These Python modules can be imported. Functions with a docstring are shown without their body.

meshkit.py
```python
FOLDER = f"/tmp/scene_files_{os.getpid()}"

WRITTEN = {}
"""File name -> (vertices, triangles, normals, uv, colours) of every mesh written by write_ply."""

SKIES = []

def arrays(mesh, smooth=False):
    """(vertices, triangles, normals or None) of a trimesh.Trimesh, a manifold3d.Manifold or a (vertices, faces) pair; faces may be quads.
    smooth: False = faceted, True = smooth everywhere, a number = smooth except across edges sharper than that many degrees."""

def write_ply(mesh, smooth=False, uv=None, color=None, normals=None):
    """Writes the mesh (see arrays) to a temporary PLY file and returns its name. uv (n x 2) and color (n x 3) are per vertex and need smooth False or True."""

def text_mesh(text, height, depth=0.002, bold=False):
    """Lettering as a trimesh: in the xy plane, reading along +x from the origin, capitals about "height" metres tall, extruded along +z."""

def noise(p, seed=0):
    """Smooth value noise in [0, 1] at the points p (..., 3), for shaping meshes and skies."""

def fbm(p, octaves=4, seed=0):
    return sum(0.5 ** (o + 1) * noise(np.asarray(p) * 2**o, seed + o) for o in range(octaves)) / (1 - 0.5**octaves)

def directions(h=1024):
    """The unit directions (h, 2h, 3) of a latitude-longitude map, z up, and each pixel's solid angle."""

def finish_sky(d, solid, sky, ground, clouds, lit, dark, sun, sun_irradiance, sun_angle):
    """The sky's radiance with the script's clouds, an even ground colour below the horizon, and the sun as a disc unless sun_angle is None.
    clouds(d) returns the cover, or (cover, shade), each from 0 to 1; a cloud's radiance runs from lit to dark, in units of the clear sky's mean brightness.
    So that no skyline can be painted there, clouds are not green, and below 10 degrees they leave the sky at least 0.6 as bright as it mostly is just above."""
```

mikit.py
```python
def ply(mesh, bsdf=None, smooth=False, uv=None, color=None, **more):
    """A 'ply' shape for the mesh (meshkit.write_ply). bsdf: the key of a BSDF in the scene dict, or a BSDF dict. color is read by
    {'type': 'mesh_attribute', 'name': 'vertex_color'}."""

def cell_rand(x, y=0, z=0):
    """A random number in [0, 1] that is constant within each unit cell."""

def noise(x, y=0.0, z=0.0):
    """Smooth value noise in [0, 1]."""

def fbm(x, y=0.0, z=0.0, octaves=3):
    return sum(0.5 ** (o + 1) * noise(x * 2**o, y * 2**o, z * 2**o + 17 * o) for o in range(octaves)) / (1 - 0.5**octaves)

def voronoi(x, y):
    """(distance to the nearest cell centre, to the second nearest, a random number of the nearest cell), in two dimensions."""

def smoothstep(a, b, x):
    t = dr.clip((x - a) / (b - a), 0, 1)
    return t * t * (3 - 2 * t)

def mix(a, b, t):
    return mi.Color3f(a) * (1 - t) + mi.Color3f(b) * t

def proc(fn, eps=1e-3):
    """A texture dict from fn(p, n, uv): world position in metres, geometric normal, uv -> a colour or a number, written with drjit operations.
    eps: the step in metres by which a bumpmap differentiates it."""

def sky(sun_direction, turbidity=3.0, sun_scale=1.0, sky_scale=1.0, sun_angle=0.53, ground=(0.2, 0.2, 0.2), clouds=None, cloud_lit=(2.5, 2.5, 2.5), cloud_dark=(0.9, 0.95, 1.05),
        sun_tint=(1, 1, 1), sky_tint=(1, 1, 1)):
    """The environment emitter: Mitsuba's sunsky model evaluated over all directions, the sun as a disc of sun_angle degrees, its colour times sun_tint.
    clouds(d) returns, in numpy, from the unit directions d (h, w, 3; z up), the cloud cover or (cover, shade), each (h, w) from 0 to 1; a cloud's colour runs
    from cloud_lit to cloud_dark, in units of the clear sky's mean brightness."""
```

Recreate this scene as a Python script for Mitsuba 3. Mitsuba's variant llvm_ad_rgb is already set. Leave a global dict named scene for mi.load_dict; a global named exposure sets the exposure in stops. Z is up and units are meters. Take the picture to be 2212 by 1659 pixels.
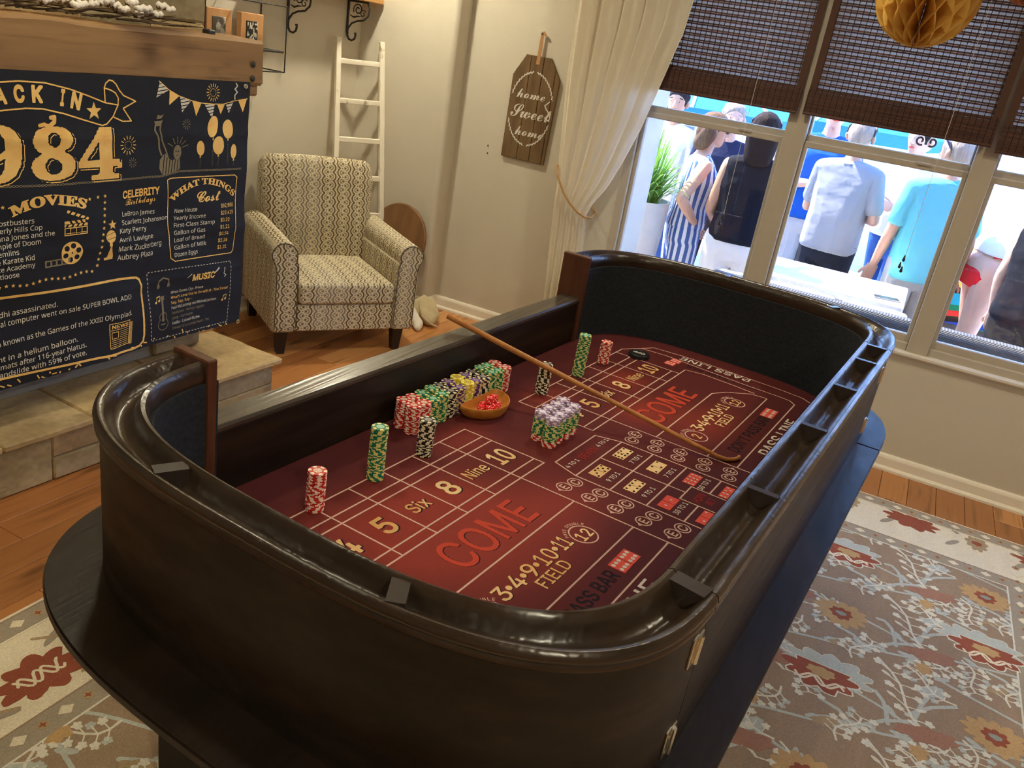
import glob
import math
import random
import numpy as np
import trimesh
import manifold3d as m3
import shapely
import shapely.affinity as aff
from shapely.geometry import Polygon, MultiPolygon, LineString, Point, box as sbox
from shapely.ops import unary_union
import drjit as dr
import mitsuba as mi
import mikit
import meshkit
from mikit import noise, fbm, voronoi, cell_rand, smoothstep, mix

scene, labels = {}, {}
PI = math.pi
rng = random.Random(7)
nrg = np.random.default_rng(7)

# ------------------------------------------------------------------ camera, sky, lamps, exposure
F_PX, W_PX, H_PX = 1801.46, 2212, 1659
CAM = np.array([-1.935273, -0.578788, 1.684965])
RC = np.array([[0.448905, -0.879939, 0.155534], [-0.269976, -0.29948, -0.915109], [0.85182, 0.368807, -0.372]])  # right, down, forward
M = np.eye(4)
M[:3, 0], M[:3, 1], M[:3, 2], M[:3, 3] = -RC[0], -RC[1], RC[2], CAM
scene['camera'] = {'type': 'perspective', 'fov': 2 * math.degrees(math.atan(W_PX / 2 / F_PX)), 'fov_axis': 'x',
                   'near_clip': 0.02, 'far_clip': 300.0, 'to_world': mi.ScalarTransform4f(M.tolist())}
exposure = 0.9
scene['sky'] = mikit.sky((0.16, 0.52, 0.84), turbidity=3.0, sun_scale=8.0, sky_scale=21.0, ground=(0.35, 0.34, 0.33), sky_tint=(0.80, 0.96, 1.22))
WARM = (1.0, 0.91, 0.66)
CEIL = 2.62
# recessed ceiling cans of the room: x, y, strength
CANS = [(2.02, 2.28, 450.0, 'over the armchair corner'), (-0.15, 1.45, 200.0, 'over the near left corner of the table'), (1.15, 0.35, 260.0, 'over the far half of the table'), (-0.9, -0.2, 170.0, 'over the near end of the table'), (-2.6, 1.2, 190.0, 'behind the viewer on the fireplace side'), (-2.6, -1.8, 700.0, 'behind the viewer on the window side'), (0.9, -1.9, 380.0, 'over the rug at the right')]


# ------------------------------------------------------------------ helpers
def rgb(*c):
    return {'type': 'rgb', 'value': [float(x) for x in c]}


def srgb(r, g, b):
    return tuple((x / 255 / 12.92 if x <= 10 else ((x / 255 + 0.055) / 1.055) ** 2.4) for x in (r, g, b))


def tex(c):
    return mikit.proc(c) if callable(c) else (c if isinstance(c, dict) else rgb(*c))


def mat(name, color, rough=0.6, spec=0.4, metal=0.0, bump=None, bs=1.0, **kw):
    b = {'type': 'principled', 'base_color': tex(color), 'roughness': tex(rough) if callable(rough) else rough, 'specular': spec, 'metallic': metal, **kw}
    if bump is not None:
        b = {'type': 'bumpmap', 'relief': mikit.proc(bump), 'scale': bs, 'bsdf': b}
    scene[name] = {'type': 'twosided', 'bsdf': b}
    return name


VC = {'type': 'mesh_attribute', 'name': 'vertex_color'}
used = {}


def key(base):
    n = used.get(base, 0)
    used[base] = n + 1
    return base if n == 0 else '%s_%03d' % (base, n)


def thing(base, label, cat=None, group=None, kind=None):
    k = key(base)
    d = {'label': label}
    if cat:
        d['category'] = cat
    if group:
        d['group'] = group
    if kind:
        d['kind'] = kind
    labels[k] = d
    return k


def cat(*ms):
    ms = [m for q in ms for m in (q if isinstance(q, (list, tuple)) else [q])]
    ms = [tomesh(m) for m in ms]
    return trimesh.util.concatenate(ms) if len(ms) > 1 else ms[0]


def tomesh(m):
    if isinstance(m, trimesh.Trimesh):
        return m
    q = m.to_mesh()
    return trimesh.Trimesh(q.vert_properties[:, :3], q.tri_verts, process=False)


def put(k, mesh, bsdf, smooth=False, uv=None, color=None, T=None, **more):
    scene[k] = mikit.ply(mesh, bsdf, smooth=smooth, uv=uv, color=color, **more)
    if T is not None:
        scene[k]['to_world'] = mi.ScalarTransform4f(np.asarray(T, float).tolist())
    return k


def part(parent, name, mesh, bsdf, label=None, kind=None, **kw):
    k = key(parent + '__' + name)
    put(k, mesh, bsdf, **kw)
    if label or kind:
        labels[k] = {a: b for a, b in (('label', label), ('kind', kind)) if b}
    return k


def solo(base, mesh, bsdf, label, cat=None, group=None, kind=None, **kw):
    k = thing(base, label, cat, group, kind)
    put(k, mesh, bsdf, **kw)
    return k


def tr(x=0, y=0, z=0, rz=0.0, ry=0.0, rx=0.0, s=1.0):
    T = np.eye(4)
    cz, sz, cy, sy, cx, sx = math.cos(rz), math.sin(rz), math.cos(ry), math.sin(ry), math.cos(rx), math.sin(rx)
    T[:3, :3] = np.array([[cz, -sz, 0], [sz, cz, 0], [0, 0, 1]]) @ np.array([[cy, 0, sy], [0, 1, 0], [-sy, 0, cy]]) @ np.array([[1, 0, 0], [0, cx, -sx], [0, sx, cx]]) * s
    T[:3, 3] = x, y, z
    return T


def app(mesh, T):
    m = tomesh(mesh).copy()
    m.apply_transform(T)
    return m


def bx(x0, x1, y0, y1, z0, z1, b=0.004):
    """A box with chamfered edges."""
    if x1 < x0: x0, x1 = x1, x0
    if y1 < y0: y0, y1 = y1, y0
    if z1 < z0: z0, z1 = z1, z0
    b = min(b, (x1 - x0) * .3, (y1 - y0) * .3, (z1 - z0) * .3)
    if b <= 0:
        m = trimesh.creation.box((x1 - x0, y1 - y0, z1 - z0))
        m.apply_translation(((x0 + x1) / 2, (y0 + y1) / 2, (z0 + z1) / 2))
        return m
    P = []
    for X, a in ((x0, 1), (x1, -1)):
        for Y, c in ((y0, 1), (y1, -1)):
            for Z, e in ((z0, 1), (z1, -1)):
                P += [(X, Y + c * b, Z + e * b), (X + a * b, Y, Z + e * b), (X + a * b, Y + c * b, Z)]
    return tomesh(m3.Manifold.hull_points(np.array(P)))


def hull(pts):
    return tomesh(m3.Manifold.hull_points(np.asarray(pts, float)))


def sph(c, r, n=16):
    return m3.Manifold.sphere(r, n).translate(tuple(map(float, c)))


def tube(pts, r, n=8, closed=False, caps=True):
    """Swept round bar along a polyline, radius constant or per point."""
    p = np.asarray(pts, float)
    N = len(p)
    r = np.broadcast_to(r, (N,))
    t = (np.roll(p, -1, 0) - np.roll(p, 1, 0)) if closed else np.gradient(p, axis=0)
    t /= np.linalg.norm(t, axis=1, keepdims=True) + 1e-12
    a = np.cross(t[0], [0, 0, 1.0] if abs(t[0][2]) < .9 else [1.0, 0, 0])
    A = []
    for i in range(N):
        a = a - t[i] * np.dot(a, t[i])
        a /= np.linalg.norm(a) + 1e-12
        A.append(a)
    A = np.array(A)
    B = np.cross(t, A)
    ang = np.arange(n) * 2 * PI / n
    v = (p[:, None] + r[:, None, None] * (np.cos(ang)[None, :, None] * A[:, None] + np.sin(ang)[None, :, None] * B[:, None])).reshape(-1, 3)
    f = []
    for i in range(N if closed else N - 1):
        j = (i + 1) % N
        for q in range(n):
            w = (q + 1) % n
            f += [[i * n + q, i * n + w, j * n + w], [i * n + q, j * n + w, j * n + q]]
    if caps and not closed:
        v = np.vstack([v, p[:1], p[-1:]])
        for q in range(n):
            w = (q + 1) % n
            f += [[N * n, w, q], [N * n + 1, (N - 1) * n + q, (N - 1) * n + w]]
    return trimesh.Trimesh(v, f, process=False)


def bar(a, b, w, h, up=(0, 0, 1), bev=0.003):
    """A rectangular bar from a to b: width w sideways, h along up."""
    a, b = np.asarray(a, float), np.asarray(b, float)
    L = np.linalg.norm(b - a)
    t = (b - a) / L
    u = np.asarray(up, float)
    s = np.cross(u, t)
    s /= np.linalg.norm(s)
    u = np.cross(t, s)
    m = bx(0, L, -w / 2, w / 2, -h / 2, h / 2, bev)
    T = np.eye(4)
    T[:3, 0], T[:3, 1], T[:3, 2], T[:3, 3] = t, s, u, a
    return app(m, T)


def grid(P, flip=False, closed_u=False, closed_v=False):
    """Mesh from a (nu, nv, 3) array of points."""
    P = np.asarray(P, float)
    nu, nv = P.shape[:2]
    i, j = np.meshgrid(np.arange(nu if closed_u else nu - 1), np.arange(nv if closed_v else nv - 1), indexing='ij')
    i2, j2 = (i + 1) % nu, (j + 1) % nv
    q = np.stack([i * nv + j, i2 * nv + j, i2 * nv + j2, i * nv + j2], -1).reshape(-1, 4)
    if flip:
        q = q[:, ::-1]
    return trimesh.Trimesh(P.reshape(-1, 3), np.vstack([q[:, [0, 1, 2]], q[:, [0, 2, 3]]]), process=False)


def lathe(prof, n=32):
    """Profile of (r, z) turned about z."""
    a = np.arange(n) * 2 * PI / n
    p = np.array(prof, float)
    P = np.stack([np.cos(a)[:, None] * p[None, :, 0], np.sin(a)[:, None] * p[None, :, 0], np.broadcast_to(p[None, :, 1], (n, len(p)))], -1)
    return grid(P, closed_u=True)


def polys(g):
    if g.is_empty:
        return []
    gs = list(getattr(g, 'geoms', [g]))
    return [q for w in gs for q in (polys(w) if hasattr(w, 'geoms') else [w]) if isinstance(q, Polygon) and q.area > 1e-9]


def ext(g, h, z=0.0):
    """A shapely shape extruded upwards from z."""
    ms = [trimesh.creation.extrude_polygon(q, h, engine='earcut') for q in polys(g)]
    m = trimesh.util.concatenate(ms) if len(ms) > 1 else ms[0]
    m.apply_translation((0, 0, z))
    return m


FONTS = {}


def font(which):
    from PIL import ImageFont
    if which not in FONTS:
        pat = {'sans': 'Inter.woff2', 'math': 'NotoSansMath-Regular.woff2', 'sym': 'NotoSansSymbols2-Regular.woff2'}[which]
        FONTS[which] = ImageFont.truetype(glob.glob('/opt/blender-*/*/datafiles/fonts/' + pat)[0], 80)
    return FONTS[which]


GL = {}


def glyphs(text, which='sans', bold=0):
    """Outline of a line of text with capitals 1 tall, from the origin rightwards."""
    k = (text, which, bold)
    if k in GL:
        return GL[k]
    from PIL import Image, ImageDraw
    ft = font(which)
    x0, y0, x1, y1 = ft.getbbox(text, anchor='ls', stroke_width=bold)
    im = Image.new('L', (int(x1 - x0) + 8, int(y1 - y0) + 8))
    ImageDraw.Draw(im).text((4 - x0, 4 - y0), text, 255, ft, anchor='ls', stroke_width=bold)
    on = np.pad(np.asarray(im) > 127, ((0, 0), (1, 1))).astype(np.int8)
    rows, starts = np.nonzero(np.diff(on, axis=1) == 1)
    ends = np.nonzero(np.diff(on, axis=1) == -1)[1]
    sh = unary_union(shapely.box(starts, -rows - 1, ends, -rows)).buffer(0.7).buffer(-0.7).simplify(0.6)
    s = 1 / 58.0
    GL[k] = aff.affine_transform(sh, [s, 0, 0, s, -4 * s, (4 - y0) * s])
    return GL[k]


def bold_serif(t):
    out = ''
    for c in t:
        if 'A' <= c <= 'Z': out += chr(0x1D400 + ord(c) - 65)
        elif 'a' <= c <= 'z': out += chr(0x1D41A + ord(c) - 97)
        elif '0' <= c <= '9': out += chr(0x1D7CE + ord(c) - 48)
        else: out += c
    return out


def script(t):
    out = ''
    for c in t:
        if 'A' <= c <= 'Z': out += chr(0x1D4D0 + ord(c) - 65)
        elif 'a' <= c <= 'z': out += chr(0x1D4EA + ord(c) - 97)
        else: out += c
    return out


def fitbox(g, x0, y0, w=None, h=None, anchor='l'):
    """Scale a shape to width w and/or height h and put its lower left (or centre) at x0, y0."""
    a, b, c, d = g.bounds
    sx = w / (c - a) if w else h / (d - b)
    sy = h / (d - b) if h else sx
    g = aff.scale(aff.translate(g, -a, -b), sx, sy, origin=(0, 0))
    if anchor == 'c':
        a, b, c, d = g.bounds
        g = aff.translate(g, -(a + c) / 2, -(b + d) / 2)
    return aff.translate(g, x0, y0)


def txt(t, x, y, h, which='sans', bold=2, w=None, shear=0.0, rot=0.0, anchor='l'):
    g = aff.scale(glyphs(t, which, bold), h, h, origin=(0, 0))
    if w:
        a, b, c, d = g.bounds
        g = aff.scale(g, w / (c - a), 1, origin=(0, 0))
    if shear:
        g = aff.affine_transform(g, [1, shear, 0, 1, 0, 0])
    if anchor == 'c':
        a, b, c, d = g.bounds
        g = aff.translate(g, -(a + c) / 2, -h / 2)
    if rot:
        g = aff.rotate(g, rot, origin=(0, 0))
    return aff.translate(g, x, y)


def warp(g, fn):
    return shapely.transform(g, lambda p: np.stack(fn(p[:, 0], p[:, 1]), -1)).buffer(0)


def star(x, y, r, n=5, r2=.42, rot=PI / 2):
    return Polygon([(x + (r if k % 2 == 0 else r * r2) * math.cos(rot + k * PI / n), y + (r if k % 2 == 0 else r * r2) * math.sin(rot + k * PI / n)) for k in range(2 * n)])


def ring(x, y, r, w, sx=1.0, sy=1.0, q=10):
    g = Point(0, 0).buffer(r, q).difference(Point(0, 0).buffer(r - w, q))
    return aff.translate(aff.scale(g, sx, sy, origin=(0, 0)), x, y)


def frame(g, w):
    return g.difference(g.buffer(-w, join_style=2))


def seg(x0, y0, x1, y1, w):
    return LineString([(x0, y0), (x1, y1)]).buffer(w / 2, cap_style=2)


def on_plane(mesh, O, ex, ey):
    """Mesh made in xy (z up out of the surface) laid on a plane with axes ex, ey through O."""
    ex, ey = np.asarray(ex, float), np.asarray(ey, float)
    T = np.eye(4)
    T[:3, 0], T[:3, 1], T[:3, 2], T[:3, 3] = ex, ey, np.cross(ex, ey), O
    return app(mesh, T)


PHI = 0.0829207
TT = tr(rz=-PHI)                   # table frame to room frame


def tput(m):
    return app(m, TT)


# ------------------------------------------------------------------ materials
def grain(s, c0, c1, axis=0, seed=0.0, fine=60.0):
    def fn(p, n, uv):
        a, b = (p.x, p.y) if axis == 0 else ((p.y, p.x) if axis == 1 else (p.z, p.x + p.y))
        c = p.z if axis != 2 else p.x - p.y
        t = fbm(a * s * .35 + seed, b * s * 3, c * s * 3, 3)
        r = fbm(a * s * 1.2, b * fine, c * fine + seed, 2)
        return mix(c0, c1, dr.clip((t - .5) * 2.0 + .5, 0, 1) * .7 + .3 * r)
    return fn


mat('wall_paint', (0.56, 0.515, 0.43), .75, .25)
mat('wall_dim', (0.52, 0.48, 0.40), .75, .25)
mat('ceiling_paint', (0.74, 0.72, 0.67), .9, .1)
mat('trim_paint', (0.80, 0.76, 0.66), .45, .4)
mat('casing_paint', (0.44, 0.385, 0.31), .5, .4)
mat('sill_paint', (0.66, 0.62, 0.55), .25, .6)
mat('black_iron', (0.02, 0.02, 0.02), .5, .5)
mat('brass', (0.75, 0.62, 0.36), .3, metal=1.0)
mat('nickel', (0.72, 0.68, 0.60), .22, metal=1.0)
scene['window_glass'] = {'type': 'thindielectric', 'int_ior': 1.5}


# ------------------------------------------------------------------ the room
def struct(name, mesh, bsdf, label, **kw):
    labels[name] = {'label': label, 'kind': 'structure'}
    put(name, mesh, bsdf, **kw)


W1Y, W2X, WSX, RETY, WWX, STEPY = 2.78, 2.60, 2.74, 2.10, 2.425, 1.14
WTOP = 2.25
struct('wall_back', bx(-5.0, W2X + .3, W1Y, W1Y + .12, 0, CEIL, 0), 'wall_paint', 'greige plaster wall behind the armchair, carrying the wall shelf')
labels['wall_side'] = {'label': 'greige plaster bump-out beside the ladder corner with a rounded edge', 'kind': 'structure'}
corner = [(W2X, W1Y), (W2X + .3, W1Y), (W2X + .3, RETY)] + [(W2X + .035 - .035 * math.sin(a), RETY + .035 - .035 * math.cos(a)) for a in np.linspace(0, PI / 2, 8)]
put('wall_side', ext(Polygon(corner), CEIL), 'wall_paint', smooth=40)
struct('wall_sign', bx(WSX, WSX + .15, STEPY, RETY + .02, 0, CEIL, 0), 'wall_paint', 'greige plaster wall carrying the wooden tag sign')
WY0, WY1 = 0.855, -1.93             # window opening
ww = cat(bx(WWX, WWX + .16, -4.2, STEPY, 0, .612, 0), bx(WWX, WWX + .16, -4.2, STEPY, WTOP, CEIL, 0), bx(WWX, WSX + .15, WY0, STEPY, 0, CEIL, 0), bx(WWX, WWX + .16, -4.2, WY1, .612, WTOP, 0))
struct('wall_window', ww, 'wall_paint', 'greige plaster wall around and below the wide window')
struct('wall_right', bx(-5.0, WWX + .2, -4.3, -4.2, 0, CEIL, 0), 'wall_dim', 'greige wall at the right, out of view')
struct('wall_near', bx(-5.1, -5.0, -4.3, W1Y + .1, 0, CEIL, 0), 'wall_dim', 'greige wall behind the viewer')
struct('ceiling', bx(-5.1, WSX + .2, -4.3, W1Y + .1, CEIL, CEIL + .1, 0), 'ceiling_paint', 'pale ceiling above the view')


def baseb(a, b, n, h=.085, t=.016):
    """Moulded baseboard from a to b with outward normal n."""
    prof = [(0, 0), (t + .012, 0), (t + .012, .012), (t + .006, .02), (t, .024), (t, h * .78), (t * .75, h * .9), (t * .35, h), (0, h)]
    a, b, n = np.array([*a, 0.0]), np.array([*b, 0.0]), np.array([*n, 0.0])
    P = np.array([[e + n * q[0] + np.array([0, 0, q[1]]) for q in prof] for e in (a, b)])
    m = grid(P, closed_v=True)
    caps = [hull([*P[0], *(P[0] + (b - a) * 1e-3)]), hull([*P[1], *(P[1] - (b - a) * 1e-3)])]
    return cat(m, caps)


BBN = [('baseboard_back', (0.9, W1Y), (W2X, W1Y), (0, -1)), ('baseboard_side', (W2X, W1Y), (W2X, RETY), (-1, 0)), ('baseboard_return', (W2X, RETY), (WSX, RETY), (0, -1)),
       ('baseboard_sign', (WSX, RETY), (WSX, STEPY), (-1, 0)), ('baseboard_window', (WWX, STEPY), (WWX, -4.2), (-1, 0))]
for nm, a, b, n in BBN:
    struct(nm, baseb(a, b, n), 'trim_paint', 'cream moulded baseboard along the %s wall' % nm.split('_')[1])

# recessed lamps in the ceiling, out of the frame
mat('lamp_white', (0.85, 0.83, 0.8), .5)
for i, (x, y, s, wh) in enumerate(CANS):
    t = thing('ceiling_lamp', 'round white recessed ceiling lamp ' + wh, 'lamp')
    part(t, 'trim_ring', app(lathe([(.055, -.002), (.06, -.008), (.085, -.006), (.09, 0)], 32), tr(x, y, CEIL)), 'lamp_white', smooth=40)
    k = t + '__diffuser'
    m = app(lathe([(0.0005, -.0045), (.03, -.0045), (.055, -.0035)], 24), tr(x, y, CEIL))
    put(k, m, 'lamp_white')
    scene[k]['emitter'] = {'type': 'area', 'radiance': rgb(*[s * c for c in WARM])}

# ------------------------------------------------------------------ floor: planks along x
FLC = [srgb(178, 118, 66), srgb(192, 132, 78), srgb(160, 104, 58), srgb(200, 142, 86), srgb(170, 110, 62)]
for i, c in enumerate(FLC):
    d = tuple(x * .42 for x in c)

    def fn(p, n, uv, c=c, d=d, i=i):
        row = dr.floor((p.y + 10) / .128)
        t = fbm(p.x * 2.2 + row * 13.1, p.y * 26 + i, .5, 4)
        g = fbm(p.x * 5 + row * 7, p.y * 160, 1.5, 2)
        k1, k2, k3 = voronoi(p.x * 1.7 + row * 5.3, p.y * 7.8)
        knot = smoothstep(.16, .02, k1) * smoothstep(.6, .75, k3)
        return mix(c, d, dr.clip(smoothstep(.5, .78, t) * .75 + g * .22 + knot * .8, 0, 1))
    mat('floor_wood_%d' % i, fn, .33, .45)
labels['floor'] = {'label': 'wide oak plank floor', 'kind': 'structure'}
mat('floor_under', (0.10, 0.06, 0.035), .8)
put('floor', bx(-5.0, WSX + .1, -4.2, W1Y + .05, -.06, -.012, 0), 'floor_under')
PW = .128
fr = random.Random(3)
y = W1Y - .001
row = 0
while y > -4.15:
    x = -1.9 - fr.random() * 1.2
    near = y > -2.2
    if near:
        while x < WSX:
            L = fr.choice((1.1, 1.5, 1.9, 2.3)) * (0.9 + .2 * fr.random())
            x1 = min(x + L, WSX + .05)
            part('floor', 'plank', bx(x + .0006, x1 - .0006, y - PW + .0009, y - .0009, -.014, 0.0006 * (fr.random() - .5), .0016), 'floor_wood_%d' % fr.randrange(5))
            x = x1
    y -= PW
    row += 1
put('floor__far_planks', cat([bx(-4.98, -3.15, W1Y - PW * (k + 1) + .001, W1Y - PW * k - .001, -.014, 0, .0015) for k in range(54)] + [bx(-3.15, WSX, W1Y - PW * (k + 1) + .001, W1Y - PW * k - .001, -.014, 0, .0015) for k in range(39, 54)]), 'floor_wood_1')
labels['floor__far_planks'] = {'kind': 'stuff', 'label': 'oak planks out of view'}

# ------------------------------------------------------------------ windows
X0 = WWX - .004
# posts and casings between the windows, sill stool and apron
struct('trim_1', bx(X0 - .010, X0 + .11, .838, .885, .612, WTOP, .004), 'casing_paint', 'painted casing at the left end of the window')
struct('trim_2', bx(X0 - .010, X0 + .11, .0135, .1125, .612, WTOP, .004), 'casing_paint', 'painted post between the left and the middle window')
struct('trim_3', bx(X0 - .010, X0 + .11, -.8145, -.7195, .612, WTOP, .004), 'casing_paint', 'painted post between the middle and the right window')
struct('trim_4', bx(X0 - .010, X0 + .11, -1.95, -1.88, .612, WTOP, .004), 'casing_paint', 'painted casing at the right end of the window')
struct('trim_5', bx(X0 - .03, WWX + .10, WY1, WY0 + .05, .598, .622, .007), 'sill_paint', 'window sill stool catching the daylight')
struct('trim_6', bx(X0 - .010, X0 + .11, WY1, WY0, WTOP - .05, WTOP + .02, .004), 'casing_paint', 'painted head casing of the window')
wins = [(.1125, .838, 'left'), (-.7195, .0135, 'middle'), (-1.88, -.8145, 'right')]
for i, (ya, yb, nm) in enumerate(wins):
    w = 'window_%d' % (i + 1)
    labels[w] = {'label': '%s sash window with a low and an upper pane' % nm, 'kind': 'structure'}
    xa, xb = X0 + .022, X0 + .062
    fw = .020
    zl0, zl1, zu0 = .697, 1.452, 1.512
    lower = [bx(xa, xb, ya, ya + fw, .622, 1.482, .003), bx(xa, xb, yb - fw, yb, .622, 1.482, .003), bx(xa, xb, ya, yb, .655, zl0, .004), bx(xa, xb, ya, yb, zl1, 1.482, .004)]
    part(w, 'bottom_rail', bx(X0 + .005, xb + .03, ya, yb, .618, .66, .004), 'casing_paint')
    part(w, 'lower_sash', cat(lower), 'casing_paint')
    part(w, 'upper_sash', cat([bx(xa + .03, xb + .035, ya, ya + fw * .5, 1.49, WTOP - .04, .003), bx(xa + .03, xb + .035, yb - fw * .5, yb, 1.49, WTOP - .04, .003), bx(xa + .02, xb + .035, ya, yb, 1.474, zu0, .004)]), 'casing_paint')
    part(w, 'sash_lock', bx(xa - .012, xa + .01, ya + .16, ya + .22, 1.472, 1.486, .004), 'casing_paint')
    part(w, 'lower_pane', app(trimesh.Trimesh([(0, ya + .01, .68), (0, yb - .01, .68), (0, yb - .01, 1.47), (0, ya + .01, 1.47)], [[0, 1, 2], [0, 2, 3]], process=False), tr(X0 + .045)), 'window_glass')
    part(w, 'upper_pane', app(trimesh.Trimesh([(0, ya + .005, 1.5), (0, yb - .005, 1.5), (0, yb - .005, WTOP - .03), (0, ya + .005, WTOP - .03)], [[0, 1, 2], [0, 2, 3]], process=False), tr(X0 + .08)), 'window_glass')


# ------------------------------------------------------------------ the craps table (local x = along the table, y = towards the fireplace)
def oak_dark(p, n, uv):
    a = p.x + .08 * p.y
    t = fbm(a * 3, p.y * 9, p.z * 24, 3)
    g = fbm(a * 9, p.y * 120, p.z * 150, 2)
    return mix((.006, .0035, .0022), (.022, .012, .007), dr.clip(smoothstep(.35, .75, t) * .7 + g * .35, 0, 1))


def gloss_var(p, n, uv):
    return .34 + .16 * fbm(p.x * 7, p.y * 7, p.z * 7, 3) + .06 * noise(p.x * 90, p.y * 90, p.z * 90)


def pores(p, n, uv):
    return .00035 * fbm(p.x * 12 + p.z * 3, p.y * 160, p.z * 160, 2) + .0005 * noise(p.x * 26, p.y * 26, p.z * 26)


mat('table_oak', oak_dark, gloss_var, .38, bump=pores)
mat('rail_oak', lambda p, n, uv: mix((.012, .0075, .0048), (.042, .026, .016), fbm(p.x * 14, p.y * 14, p.z * 40, 3)), lambda p, n, uv: .16 + .2 * fbm(p.x * 30, p.y * 30, p.z * 30, 2), .6,
    bump=lambda p, n, uv: .0006 * noise(p.x * 70, p.y * 70, p.z * 60) + .0004 * noise(p.x * 170, p.y * 170, p.z * 90))
mat('cap_oak', lambda p, n, uv: mix((.024, .019, .015), (.068, .054, .042), fbm(p.x * 4, p.y * 140, p.z * 9, 3)), .24, .6,
    bump=lambda p, n, uv: .0011 * fbm(p.x * 2, p.y * 110, .3, 2))
mat('post_oak', lambda p, n, uv: mix((.045, .014, .008), (.12, .045, .022), fbm(p.x * 60, p.y * 60, p.z * 7, 3)), .3, .5)
mat('rubber_lining', lambda p, n, uv: mix((.010, .012, .016), (.022, .026, .033), fbm(p.x * 120, p.y * 120, p.z * 120, 2)), .8, .25)
mat('divider_oak', (.030, .022, .018), .3, .5)

XC = .8
SN, SF = -.872, .775                 # seams where the table folds


def sts(sect, n=40):
    if sect == 'near':
        return [('N', th) for th in np.linspace(math.radians(88.2), math.radians(-87.4), n)]
    if sect == 'right':
        return [('N', th) for th in np.linspace(math.radians(-87.6), -PI / 2, 3)] + [('R', q) for q in np.linspace(-XC + .02, SF - .003, 12)]
    return [('R', q) for q in np.linspace(SF + .003, XC - .004, 3)] + [('F', th) for th in np.linspace(-PI / 2, PI / 2, n)]


def se(a, b, st, n=3.0):
    k, v = st
    if k == 'R':
        return (v, -b)
    c, s = abs(math.cos(v)) ** (2 / n), abs(math.sin(v)) ** (2 / n)
    return ((-XC - a * c) if k == 'N' else (XC + a * c), math.copysign(b * s, math.sin(v)))


RO, RI = (.395, .565), (.330, .485)


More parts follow.
